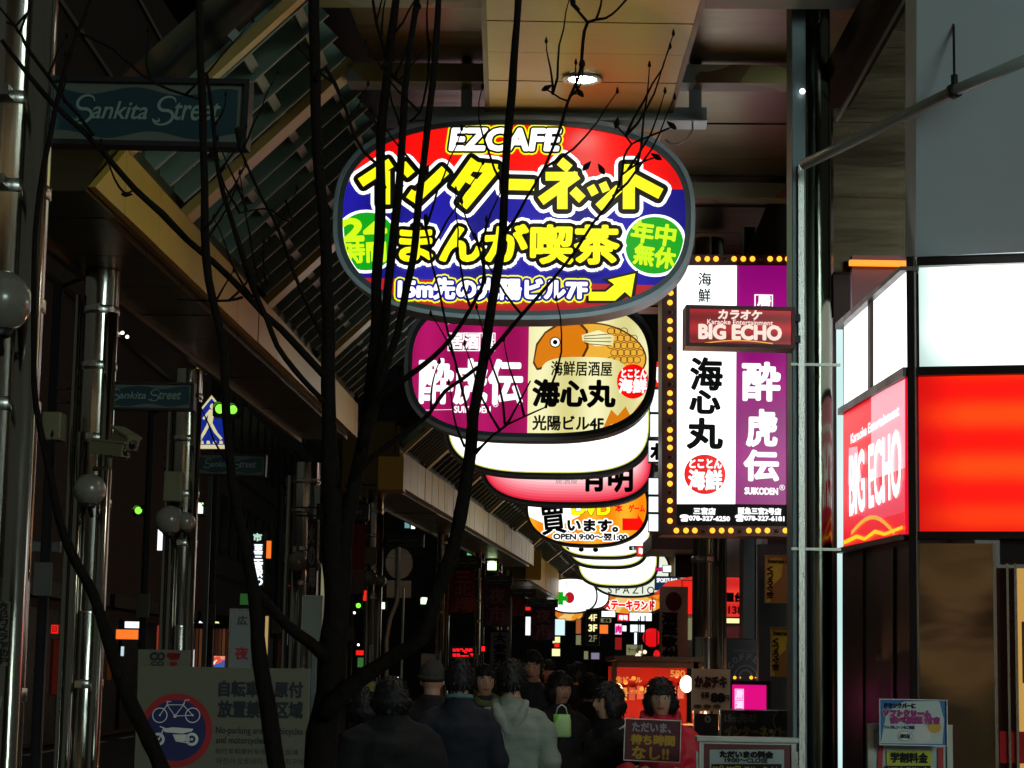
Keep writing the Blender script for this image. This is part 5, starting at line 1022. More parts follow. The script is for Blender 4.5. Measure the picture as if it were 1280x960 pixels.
# ------------------------------------------------------------------ food stall
D = 17.5; S_ = thing('food_stall', 'food stall glowing red and orange behind the woman in the red jacket', 'stall', Vector((at(820, 850, D).x, D, 0)))
def sb(mb, x0, y0, x1, y1, dy0, dy1, mm): A = at(x0, y1, D); B2 = at(x1, y0, D); mb.box(A.x, B2.x, D+dy0, D+dy1, A.z, B2.z, mm)
RCL = mat('red stall cloth', (190, 30, 18), .7, var=.25); WDS = mat('stall timber', (120, 74, 40), .6, var=.3, stretch=(1, 8, 8))
m = MB(); sb(m, 764, 822, 873, 826, -.5, 1.1, WDS); m.build('roof_board', S_, world=True)
m = MB(); sb(m, 766, 826, 871, 834, -.45, -.42, WDS); m.build('valance_board', S_, world=True)
m = MB(); sb(m, 766, 834, 870, 940, .9, .95, RCL); m.build('back_cloth', S_, world=True)
for x in (767, 869):
    for e in (-.4, .9): q = at(x, 900, D+e); m = MB(); m.box(q.x-.02, q.x+.02, D+e-.05, D+e-.01, 0, at(x, 826, D+e).z, WDS); m.build('post', S_, world=True)
m = MB(); sb(m, 768, 905, 868, 912, -.4, .5, WDS); sb(m, 770, 912, 866, 1000, -.3, -.26, RCL); m.build('counter', S_, world=True)
rng = random.Random(5)
for i in range(9):
    x = 771+i*10.6; m = MB(); sb(m, x, 858+rng.random()*3, x+8.5, 874+rng.random()*3, .72, .73, lit('lit menu slip %d' % (i % 3), [(230, 60, 24), (250, 150, 60), (200, 30, 14)][i % 3], .8)); m.build('menu_slip', S_, world=True)
for i, (x, y) in enumerate(((782, 853), (792, 848), (802, 861), (812, 856), (846, 845))):
    q = at(x, y, D-.2); m = MB(); m.sphere(q, .018, lit('stall lamp small', (255, 120, 40), 2), 10, 7); m.build('string_lamp', S_, world=True)
B = Board(846, 846, D-.46, 0); m = MB(); B.text(m, '580', 838, 838, 856, 846, lit('lit menu slip 1', (250, 150, 60), .8), y=-.01, bold=.4); B.text(m, '生ビール', 770, 846, 802, 853, lit('lit menu slip 1', (250, 150, 60), .8), y=-.01, bold=.4); B.text(m, 'おでん やきとり', 772, 862, 806, 867, lit('lit menu slip 1', (250, 150, 60), .8), y=-.01, bold=.2); inv = Matrix.Translation(B.o); m.v = [inv @ v for v in m.v]; m.build('lettering', S_, world=True)
for x, y, rx_, e_ in ((858, 855, 8, 28), (772, 862, 6, 20)):
    q = at(x, y, D-.25); m = MB(); m.sphere(q, rx_*D/F, lit('stall lamp', (255, 214, 160), 4), 14, 9, (1, 1, 1.3)); m.build('lamp', S_, world=True)
    L = bpy.data.lights.new('stall_lamp_light', 'POINT'); L.energy = e_; L.color = (1, .42, .2); L.shadow_soft_size = .06; o = bpy.data.objects.new('stall_lamp_light', L); COL.objects.link(o); o.parent = S_; o.location = q+Vector((0, -.02, -.16))-S_.location
# ================================================================== CLOTH BANNERS ON THE COLUMNS
def banner(x0, y0, x1, y1, D, cols, label, rz=R(-4), text=None, tm=None, name='cloth_banner', grp='cloth banners hanging from the columns'):
    B = Board((x0+x1)/2, (y0+y1)/2, D, rz); t = B.thing(name, label, 'banner', grp); q = B.rect(x0, y0, x1, y1); N, Mm = 8, 12; vs = []; fs = []
    for j in range(Mm+1):
        for i in range(N+1):
            u = q[0]+(q[2]-q[0])*i/N; v = q[3]+(q[1]-q[3])*j/Mm; vs.append((u, .02*math.sin(i*1.3+j*.4)*(j/Mm), v))
    for j in range(Mm):
        for i in range(N): a_ = j*(N+1)+i; fs.append((a_, a_+N+1, a_+N+2, a_+1))
    n_ = len(vs); vs2 = vs+[(x, y+.004, z) for x, y, z in vs]; m = MB(); m.add([Vector(v) for v in vs2], fs+[tuple(k_+n_ for k_ in reversed(f)) for f in fs], cols, True); m.build('cloth', t)
    m = MB(); m.box(q[0], q[2], -.02, .02, q[3], q[3]+.03, BLACKM); m.build('rod', t); m = MB(); m.box(q[0], q[2], -.015, .015, q[1]-.02, q[1], BLACKM); m.build('rod', t)
    if text:
        m = MB(); n_ = len(text); h = (y1-y0)*.9/n_
        for i, ch in enumerate(text): B.text(m, ch, x0+(x1-x0)*.2, y0+(y1-y0)*.05+i*h, x1-(x1-x0)*.2, y0+(y1-y0)*.05+(i+.85)*h, tm, y=-.03, bold=.5)
        m.build('lettering', t)
DKR = patch_mat('dark red banner print', [(96, 34, 38), (110, 40, 40), (84, 30, 36), (124, 60, 60)], 2.4, .8); PUR = patch_mat('purple banner print', [(84, 44, 78), (98, 58, 92), (70, 36, 66), (110, 70, 100)], 2.4, .8)
PRN = mat('faded banner lettering', (130, 84, 84), .8)
banner(563, 712, 594, 766, 36, DKR, 'dark red cloth banner below the sixth street name sign', text='三北通', tm=PRN)
banner(605, 733, 638, 782, 42, PUR, 'purple cloth banner behind the white flag', text='夜市', tm=PRN); banner(664, 760, 694, 800, 50, PUR, 'purple cloth banner under the farthest street name sign', text='夜市', tm=PRN)
banner(640, 746, 656, 770, 46, DKR, 'little red poster banner between the two purple banners')
banner(425, 655, 456, 742, 25, patch_mat('pale and red banner print', [(120, 100, 96), (110, 92, 88), (120, 34, 40), (90, 76, 72)], 2.2, .8), 'pale banner with red shapes beside the thick trunk')
banner(384, 652, 396, 742, 23, mat('dark banner cloth', (44, 28, 26), .8), 'narrow dark banner with white fire character left of the trunk', text='火の用', tm=mat('dim print', (104, 108, 100), .5))
banner(613, 790, 637, 832, 30, mat('white banner cloth', (170, 168, 190), .8), 'white flag with black characters above the heads of the crowd', text='大安売', tm=BLK)
# ================================================================== TRAFFIC SIGNS AND SIGNALS ON THE LEFT
B = Board(499, 704, 22, R(4)); t = B.thing('round_traffic_sign', 'grey back of a round traffic sign with a square plate on a bent pole', 'traffic sign'); k = B.k
GB = mat('galvanised sign back', (136, 136, 124), .45, .5, var=.12)
m = MB(); m.prism(sup(0, 0, 17*k, 19.5*k, 2, 40), 0, .02, GB); [m.box(-15*k, 15*k, -.03, 0, z-.012, z+.012, GB) for z in (-.07, .07)]; m.build('disc', t)
a, b = B.L(483, 747), B.L(514, 726); m = MB(); m.box(a[0], b[0], 0, .02, a[1], b[1], GB, bev=.004); m.build('plate', t)
m = MB(); m.tube([B.root.matrix_basis @ Vector((B.L(x, y)[0], -.05, B.L(x, y)[1])) for x, y in ((498, 684), (498, 735), (496, 752), (487, 775), (483, 800), (483, 830), (483, 900))], .022, GB, 10); m.build('pole', t, world=True)
t = thing('thin_pole', 'thin straight pole right of the round traffic sign', 'pole', Vector((at(503, 800, 21).x, 21, 0))); m = MB(); m.tube([(0, 0, 0), (0, 0, 2.4)], .012, ALU, 8); m.lathe([(.05, 0), (.05, .02), (.02, .03)], ALU, n=12); m.build('shaft', t)
B = Board(264, 530, 30, 0); t = B.thing('crossing_sign', 'blue pedestrian crossing sign lit from inside, above the third street name sign', 'traffic sign'); k = B.k
LB = lit('lit sign blue', (18, 42, 150), .8); LC = lit('lit sign cream', (236, 226, 170), .8)
m = MB(); P = B.pts((246, 561), (283, 561), (283, 517), (264.5, 494), (246, 517)); m.prism([(u*1.06, v*1.03) for u, v in P], .004, .12, FRAMED); m.flat(P, 0, LC); m.flat(B.pts((248, 556), (281, 556), (281, 518), (264.5, 498), (248, 518)), -.003, LB); m.build('sign_plate', t)
m = MB()
circ(B, m, 266, 508, .1, 3.6, LC, -.006)
for l_ in ((265, 512, 262, 530, 7), (262, 514, 254, 524, 3), (266, 514, 274, 522, 3), (261, 530, 254, 543, 4), (254, 543, 250, 550, 3.4), (264, 530, 270, 541, 4), (270, 541, 277, 549, 3.4)): line(B, m, *l_, LC, -.006)
for x in (250, 258, 266, 274): m.flat(B.pts((x, 555), (x+5, 555), (x+4, 551), (x+.5, 551)), -.006, LC)
m.build('walking_figure', t); m = MB(); m.box(-.03, .03, .12, .18, -B.o.z, .4, DARKSTEEL); m.build('pole', t)
SG = lit('signal green', (120, 230, 60), 2.0); SGW = lit('signal green white', (220, 255, 190), 2.4)
def signal(x, y, r_, D, lab, mm=None, sq=False):
    B = Board(x, y, D, 0); t = B.thing('traffic_signal', lab, 'traffic light', 'green lights over the road'); k = B.k; e = r_*k
    m = MB(); m.box(-e*1.6, e*1.6, .02, .3, -e*1.5, e*1.5, BLACKM, bev=e*.2); m.build('housing', t)
    m = MB(); (m.box(-e, e, -.01, .02, -e, e, mm or SG) if sq else m.sphere((0, 0, 0), e, mm or SG, 14, 9, (1, .4, 1))); m.build('lens', t)
    pts = [(e*1.15*math.cos(R(a_)), e*1.15*math.sin(R(a_))) for a_ in range(10, 171, 20)]; m = MB()
    for (u0, v0), (u1, v1) in zip(pts, pts[1:]): m.add([(u0, -.18, v0), (u1, -.18, v1), (u1, .02, v1), (u0, .02, v0), (u0*1.06, -.18, v0*1.06), (u1*1.06, -.18, v1*1.06), (u1*1.06, .02, v1*1.06), (u0*1.06, .02, v0*1.06)], [(0, 1, 2, 3), (4, 7, 6, 5), (0, 4, 5, 1), (2, 6, 7, 3)], BLACKM)
    m.build('visor', t)
signal(275, 511, 6, 28, 'green light with blurred glow right of the blue crossing sign'); signal(291, 512, 5.5, 28.2, 'second green light with arrow beside the blue crossing sign')
signal(30, 573, 4, 40, 'upper green light just right of the nearest column'); signal(39, 581, 4, 40, 'lower green light just right of the nearest column'); signal(455, 611, 8, 38, 'large green light left of the middle canopy end box')
signal(173, 638, 4.5, 36, 'green light low between the second and third columns'); signal(247, 635, 6.5, 36, 'bright white green light under the third street name sign', SGW, True); signal(615, 707, 5.5, 44, 'square yellow green lit lamp above the seventh street name sign', SGW, True)
signal(530, 751, 4, 60, 'pale green light right of the round traffic sign', SGW, True); signal(477, 757, 4, 60, 'white green light left of the round traffic sign', SGW, True); signal(448, 757, 3, 62, 'small green light left of the white green one', SG)
LP = lit('white point lamp', (255, 244, 225), 5)
for x, y, r_, D, lab in ((62, 353, 2.2, 50, 'white window lamp alone near the top left column'), (153, 416, 2.2, 50, 'upper of two white lamps right of the second column'), (159, 421, 2.2, 50, 'lower of two white lamps right of the second column'), (496, 850, 4, 32, 'bright white bicycle headlamp in the crowd'), (550, 851, 2, 36, 'small warm lamp right of the bright headlamp'), (443, 766, 1.5, 70, 'tiny warm lamp under the green lights'), (438, 806, 1.6, 70, 'tiny white lamp at the far road'), (448, 806, 1.4, 70, 'second tiny white lamp at the far road'), (538, 663, 1.6, 70, 'tiny white lamp below the blue white window signs'), (265, 622, 1.8, 60, 'tiny white lamp over the white green light')):
    t = thing('point_lamp', lab, 'lamp', at(x, y, D), 0, 'small lamps in the dark street'); m = MB(); m.sphere((0, 0, 0), r_*D/F, LP, 10, 7); m.build('bulb', t); m = MB(); m.box(-r_*D/F*1.1, r_*D/F*1.1, r_*D/F*.9, r_*D/F*2, -r_*D/F*.9, r_*D/F*.9, BLACKM); m.build('holder', t)
# ================================================================== BUILDINGS ACROSS THE ROAD
def block(label, x, y0, y1, z1, wm, floors, seed, litp=.0, low=6.5, depth=8, cat='building'):
    t = thing('city_building', label, cat, (x, (y0+y1)/2, 0)); rg = random.Random(seed); wins = seed != 1
    m = MB(); m.box(x-depth, x, y0, y1, -.1, z1, wm); m.build('wall', t, world=True)
    fh = (z1-low)/floors
    for f in range(floors):
        m = MB(); m.box(x, x+.06, y0, y1, low+f*fh-.06, low+f*fh+.06, BROWNM); m.build('floor_band', t, world=True)
        y = y0+1
        while wins and y+1.6 < y1:
            m = MB(); l_ = rg.random() < litp; m.box(x+.0, x+.05, y, y+1.5, low+f*fh+.7, low+f*fh+fh*.75, (CL if l_ else GLASSD)); m.build('window', t, world=True); y += 2.3
    y = y0+.6
    while y+3 < y1:
        m = MB(); m.box(x, x+.08, y, y+2.8, .0, 2.7, rg.choice((GLASSD,) if seed == 1 else (GLASSD, GLASSD, lit('dim shop interior red', (150, 50, 30), .03), lit('dim shop interior amber', (170, 110, 60), .025), lit('dim shop interior grey', (110, 120, 120), .02)))); m.build('shop_window', t, world=True); m = MB(); m.box(x, x+.5, y, y+2.8, 2.9, 3.2, BLACKM); m.build('shop_awning', t, world=True); y += 3.4
    return t
BRW = mat('brown cladding', (66, 42, 30), .7, 0, var=.25, scale=1.2, stretch=(1, 1, 6)); DRK = mat('dark facade', (34, 32, 32), .7, 0, var=.3, scale=.5); DRK2 = mat('slate facade', (44, 42, 42), .6, 0, var=.3, scale=.5)
block('brown clad building across the road, behind the top left street name sign', -9.6, 24, 66, 24, BRW, 5, 1, 0, 9.5)
block('dark building across the road, left of the green lights', -9.4, 66.5, 90, 22, DRK, 5, 2, .02, 4.5); block('slate building far down the left side of the road', -9.5, 91, 128, 24, DRK2, 6, 3, .02, 4.5)
t = thing('city_building', 'dark tower closing the end of the street', 'building', (0, 135, 0)); m = MB(); m.box(-22, 40, 130, 140, -.1, 38, DRK); m.build('wall', t, world=True)
rg = random.Random(9)
for i in range(12):
    for j in range(6):
        m = MB(); m.box(-14+i*1.9, -12.9+i*1.9, 129.9, 130.0, 6+j*2.6, 7.4+j*2.6, CL if rg.random() < .04 else GLASSD); m.build('window', t, world=True)
# lit shop windows along the right hand wall, deeper in the arcade
for i in range(2, 12):
    for j in range(2):
        m = MB(); x = 2.42+i*.33; y = 19.7+i*5.2+j*2.4; cs = (lit('lit window warm', (255, 200, 120), 1.0, True), lit('lit window white', (230, 240, 235), 1.1, True), lit('lit window amber', (230, 130, 50), .8, True), GLASSD)[(i*3+j*2) % 4]
        m.box(x-.03, x-.005, y, y+2.1, .3, 2.5, cs); m.build('shop_window', [o for o in COL.objects if o.name == 'shop_front_wall'][0], world=True)
# unseen shop row and board, added behind the viewpoint for steel reflections and fill light
t = thing('added_shop_row', 'added row of glowing shop windows, unseen behind the viewpoint, for steel reflections and fill light', 'building', (4, -18, 0))
m = MB(); m.box(-16, 24, -26, -18, 0, 14, SHW); m.build('wall', t, world=True)
for i in range(11):
    m = MB(); m.box(-15+i*3.5, -11.6+i*3.5, -18.0, -17.95, 1.9, 2.9, lit('added window glow', (236, 198, 136), .7, True)); m.build('shop_window', t, world=True)
    m = MB(); m.box(-15+i*3.5, -11.7+i*3.5, -18.0, -17.8, 3.05, 3.25, (lit('added strip cream', (250, 244, 205), 2.6, True), lit('added strip green', (120, 220, 170), 1.2, True), lit('added strip rose', (250, 190, 190), 1.2, True), lit('lit window white', (230, 240, 235), 1.1, True))[i % 4]); m.build('added_glow_strip', t, world=True)  # thin glowing strips added to show as a bright line in the steel
t2 = thing('fill_board', 'big bright board added unseen behind the viewpoint to light the right hand wall and columns', 'fill_board', (14, -17.8, 5))  # added light source, brightens the right wall and column edges
m = MB(); m.box(10, 18, -17.9, -17.6, 5, 11.5, lit('lit billboard', (214, 240, 236), 15, True)); m.build('lit_face', t2, world=True); m = MB(); [m.box(*q_, FRAMED) for q_ in ((9.8, 10, -17.9, -17.5, 4.8, 11.7), (18, 18.2, -17.9, -17.5, 4.8, 11.7))]; m.box(9.8, 18.2, -17.9, -17.5, 4.7, 4.99, FRAMED); m.box(9.8, 18.2, -17.9, -17.5, 11.51, 11.8, FRAMED); m.build('frame', t2, world=True)
# the back of the space behind the right hand pillars
t = thing('city_building', 'brown walled building behind the karaoke shop', 'building', (9, 20, 0)); m = MB(); m.box(3.4, 14, 15.2, 16.0, 0, 14, SHW); m.build('wall', t, world=True)
# lit things on the far side of the road
FS = 'lit shop signs across the dark road'
for lab, x0, y0, x1, y1, D, mm, tx in (
 ('white lit sign over the orange one across the road', 156, 777, 174, 785, 42, WL, ()), ('orange lit sign across the road behind the columns', 145, 787, 173, 799, 42, OL, ()), ('red box sign by the second column, low down', 64, 781, 73, 792, 40, RL, (('日', 66, 783, 71, 790, BLK, .1),)), ('short red vertical sign right of the nearest column', 33, 664, 37, 675, 44, RL, ()), ('dull red vertical sign right of the nearest column', 26, 712, 39, 750, 44, lit('lit deep red', (120, 6, 20), .7), ()),
 ('silver framed grey sign crossing behind the leaning stem', 30, 677, 74, 689, 20, mat('grey sign board', (120, 124, 120), .5), ()), ('white lit oval window left of the third column globe', 197, 660, 204, 688, 44, WL, ()), ('small orange lit sign right of the neon characters', 333, 676, 339, 698, 50, OL, ()), ('coloured shop screen just above the no parking board', 267, 820, 281, 836, 38, patch_mat('screen picture', [(220, 80, 60), (250, 240, 230), (60, 90, 160), (230, 150, 120)], 9, em=1.0), ()),
 ('white lit sign among bluish windows above the fifth street name sign', 514, 640, 519, 661, 55, WL, ()), ('bluish lit window left of the tall white one', 506, 642, 512, 660, 55.5, lit('lit aqua window', (110, 170, 170), .8), ()), ('bluish lit window right of the tall white one', 521, 642, 533, 652, 55.5, lit('lit aqua window', (110, 170, 170), .8), ()), ('white lit strip high left of the middle canopy', 497, 621, 501, 634, 55, WL, ()), ('orange lit mark above the bluish windows', 521, 633, 529, 637, 55, OL, ()), ('white lit window right of the bluish ones', 538, 641, 542, 650, 55, WL, ()),
 ('red white lit shop sign at the far road', 445, 813, 456, 819, 50, RL, ()), ('green lit shop window under the red white sign', 447, 822, 456, 834, 50, lit('lit dull green', (60, 120, 60), .7), ()), ('red strip lamp on the column of the fifth sign', 454, 738, 458, 751, 27.5, RL, ()), ('tiny red lamp left of the cabinet', 361, 728, 366, 733, 30, RL, ()), ('green shop sign over the sixth street name sign', 584, 682, 590, 694, 50, lit('lit fresh green', (80, 200, 110), 1.0), ()), ('yellow green lamp at the leaning stem', 547, 697, 551, 710, 45, lit('lit lime', (190, 200, 60), 1.0), ()),
 ('yellow no stopping plate low beside the thick trunk', 433, 852, 470, 876, 16, mat('yellow plate', (130, 110, 30), .5), (('10', 450, 858, 462, 869, BLK, .5),)), ('small white notice in front of the man in the knit cap', 527, 818, 548, 840, 18, mat('grey notice', (80, 88, 80), .6), ())):
    board('lit_sign' if 'notice' not in lab and 'plate' not in lab and 'grey sign' not in lab else 'street_sign', lab, 'sign', x0, y0, x1, y1, D, mm, R(2), FRAMED, .7, depth=.1, texts=tx, group=FS)
B = Board(323, 700, 48, 0); t = B.thing('neon_sign', 'vertical white neon characters in the dark between two tree stems', 'sign'); a, b = B.L(315, 734), B.L(331, 664); m = MB(); m.box(a[0], b[0], .02, .2, a[1], b[1], BLACKM); m.build('backing', t)
m = MB(); [B.text(m, ch, 318, 681+i*10.5, 328, 690+i*10.5, WL, y=-.01, bold=.6) for i, ch in enumerate('至三宮駅り')]; B.text(m, '市', 317, 667, 327, 676, lit('lit pale green', (180, 220, 200), 1.0), y=-.01, bold=.6); m.build('lettering', t)
# curtained shop window with a crown shaped light
B = Board(264, 800, 40, R(0)); t = B.thing('curtained_window', 'brown curtained shop window under a white crown shaped light', 'shop window'); m = MB()
for i in range(9): a, b = B.L(243+i*4.8, 834), B.L(247.6+i*4.8, 786); m.box(a[0], b[0], .02*(i % 2), .05, a[1], b[1], lit('lit curtain %d' % (i % 3), [(60, 30, 18), (88, 50, 28), (44, 20, 14)][i % 3], .8))
m.build('curtain', t); m = MB(); m.flat(B.pts((242, 784), (264, 784), (266, 779), (260, 781), (257, 775), (254, 779), (250, 776), (247, 781), (242, 778)), -.02, WL); m.flat(B.pts((268, 780), (275, 780), (273, 777), (269, 777)), -.02, YL); m.build('light_strip', t)
a, b = B.L(241, 836), B.L(286, 786); m = MB(); m.ring([(a[0]-.1, a[1]-.1), (b[0]+.1, a[1]-.1), (b[0]+.1, b[1]+.1), (a[0]-.1, b[1]+.1)], [(a[0], a[1]), (b[0], a[1]), (b[0], b[1]), (a[0], b[1])], -.05, .1, BLACKM); m.build('window_frame', t)
# ================================================================== PEOPLE
SKIN = mat('skin', (196, 148, 120), .5, 0, var=.06); LIPS = mat('lips', (160, 84, 78), .45); HAIR = mat('black hair', (14, 11, 10), .6, 0, var=.4, scale=30, stretch=(1, 1, .15), bump=.3, bscale=60)
EYEW = mat('eye white', (220, 216, 210), .2); EYEB = mat('dark iris', (20, 14, 12), .15)
def fabric(n, c, r=.85): return mat(n, c, r, 0, var=.16, scale=10, bump=.25, bscale=70)
GREYH = fabric('grey hoodie fabric', (140, 148, 136)); NAVYC = fabric('navy coat wool', (22, 26, 38)); BLKC = fabric('black coat wool', (11, 11, 13)); REDJ = fabric('red jacket nylon', (214, 22, 50), .5); DENIM = fabric('dark denim', (28, 32, 44)); BRNC = fabric('dark brown coat', (36, 28, 24)); OLV = fabric('olive scarf', (96, 98, 60)); TEALC = fabric('pale teal collar', (96, 130, 134)); CAPG = fabric('knit cap wool', (48, 44, 40)); GRYC = fabric('charcoal jacket', (34, 36, 38)); WHC = fabric('cream strap', (190, 186, 170))
SCR = bpy.data.scenes.new('scratch')
def remesh(mb, vox, smooth=4, disp=0.0, seed=0, dsc=6):
    me = mb.mesh('tmp'); o = bpy.data.objects.new('tmp', me); SCR.collection.objects.link(o)
    md = o.modifiers.new('r', 'REMESH'); md.mode = 'VOXEL'; md.voxel_size = vox
    ms = o.modifiers.new('s', 'SMOOTH'); ms.iterations = smooth; ms.factor = .5
    SCR.view_layers[0].update(); dg = SCR.view_layers[0].depsgraph; ev = o.evaluated_get(dg); m2 = bpy.data.meshes.new_from_object(ev)
    bpy.data.objects.remove(o); bpy.data.meshes.remove(me)
    if disp:
        for v in m2.vertices:
            p = v.co; n_ = noise.noise(Vector((p.x*dsc, p.y*dsc, p.z*dsc*1.6+seed)))+.5*noise.noise(Vector((p.x*dsc*2.5+3, p.y*dsc*2.5, p.z*dsc*3.6+seed))); v.co = p+v.normal*disp*n_
    for p in m2.polygons: p.use_smooth = True
    m2.materials.clear(); return m2
def loft(mb, secs, m, n=20):
    """sections (cx, cy, z, rx, ry)"""
    vs = []; fs = []
    for cx, cy, z, rx, ry in secs:
        for k in range(n): a_ = 2*math.pi*k/n; vs.append((cx+rx*math.cos(a_), cy+ry*math.sin(a_), z))
    for i in range(len(secs)-1):
        for k in range(n): fs.append((i*n+k, i*n+(k+1) % n, (i+1)*n+(k+1) % n, (i+1)*n+k))
    fs += [tuple(range(n))[::-1], tuple((len(secs)-1)*n+k for k in range(n))]
    mb.add(vs, fs, m, True)
HC = Vector((0, -.012, 1.595))        # head centre
def head_r(x, y, z):
    """point of the head surface for unit direction x,y,z (face toward -y)"""
    px, py, pz = .074*x, .094*y, .116*z
    if z < -.15:
        q = min(1, (-z-.15)/.85); px *= 1-.30*q; py = py*(1-.22*q)-.012*q
    if y < 0:
        f = -y
        py -= .021*math.exp(-((px/.011)**2+((pz+.020)/.016)**2))*f + .010*math.exp(-((px/.008)**2+((pz-.002)/.020)**2))*f
        for s_ in (-1, 1): py += .010*math.exp(-(((px-s_*.030)/.016)**2+((pz-.010)/.011)**2))*f; py -= .004*math.exp(-(((px-s_*.028)/.02)**2+((pz-.030)/.008)**2))*f
        py -= .006*math.exp(-((px/.022)**2+((pz+.055)/.008)**2))*f; py += .004*math.exp(-((px/.02)**2+((pz+.072)/.006)**2))*f; py -= .006*math.exp(-((px/.02)**2+((pz+.095)/.014)**2))*f
    return Vector((px, py, pz))
def latlong(fn, n=40, k=28):
    vs = []; fs = []
    for i in range(k+1):
        th = math.pi*i/k
        for q in range(n): a_ = 2*math.pi*q/n; vs.append(fn(math.sin(th)*math.cos(a_), math.sin(th)*math.sin(a_), -math.cos(th)))
    for i in range(k):
        for q in range(n): fs.append((i*n+q, i*n+(q+1) % n, (i+1)*n+(q+1) % n, (i+1)*n+q))
    return vs, fs
def hand(mb, wrist, d, side, m, curl=.35):
    d = d.normalized(); sx = Vector((side, 0, 0)); u = d.cross(Vector((0, 1, 0)) if abs(d.y) < .8 else Vector((0, 0, 1))).normalized(); nrm = u.cross(d).normalized()
    pal = wrist+d*.05; M_ = []
    for i in range(3): c = wrist+d*(.02+.028*i); mb.sphere(c, .034-.002*i, m, 10, 7, (1, .9, .9))
    for i in range(4):
        b_ = pal+u*(.028-.019*i)+d*(.045-.006*abs(i-1.3)); L_ = (.062, .072, .066, .052)[i]
        p1 = b_+d*L_*.4+nrm*L_*.12*curl; p2 = p1+(d*(1-curl)+nrm*curl).normalized()*L_*.35; p3 = p2+(d*(1-curl*1.6)+nrm*curl*1.8).normalized()*L_*.3
        mb.tube([pal+u*(.022-.015*i), b_, p1, p2, p3], [.0105, .0105, .0095, .0088, .0075], m, 8)
    t0 = wrist+d*.03+u*.026; mb.tube([t0, t0+u*.022+d*.022+nrm*.01, t0+u*.026+d*.05+nrm*.02], [.013, .011, .009], m, 8)
def pose(kind):
    if kind == 'hold': return [[Vector((s_*.175, .01, 1.385)), Vector((s_*.235, -.02, 1.13)), Vector((s_*.165, -.27, 1.12))] for s_ in (-1, 1)]
    if kind == 'bag': return [[Vector((-.175, .01, 1.39)), Vector((-.22, .03, 1.12)), Vector((-.23, -.05, .88))], [Vector((.175, .01, 1.39)), Vector((.22, .02, 1.12)), Vector((.17, -.20, 1.04))]]
    return [[Vector((-.18, .01, 1.39)), Vector((-.235, .05, 1.12)), Vector((-.245, -.02, .88))], [Vector((.18, .01, 1.39)), Vector((.235, .0, 1.12)), Vector((.25, -.06, .885))]]
STEP = {'walk': ((-.09, -.16), (.09, .17)), 'hold': ((-.1, 0), (.1, .02)), 'bag': ((-.09, .1), (.09, -.12))}
BODY = {}; EYES = {}
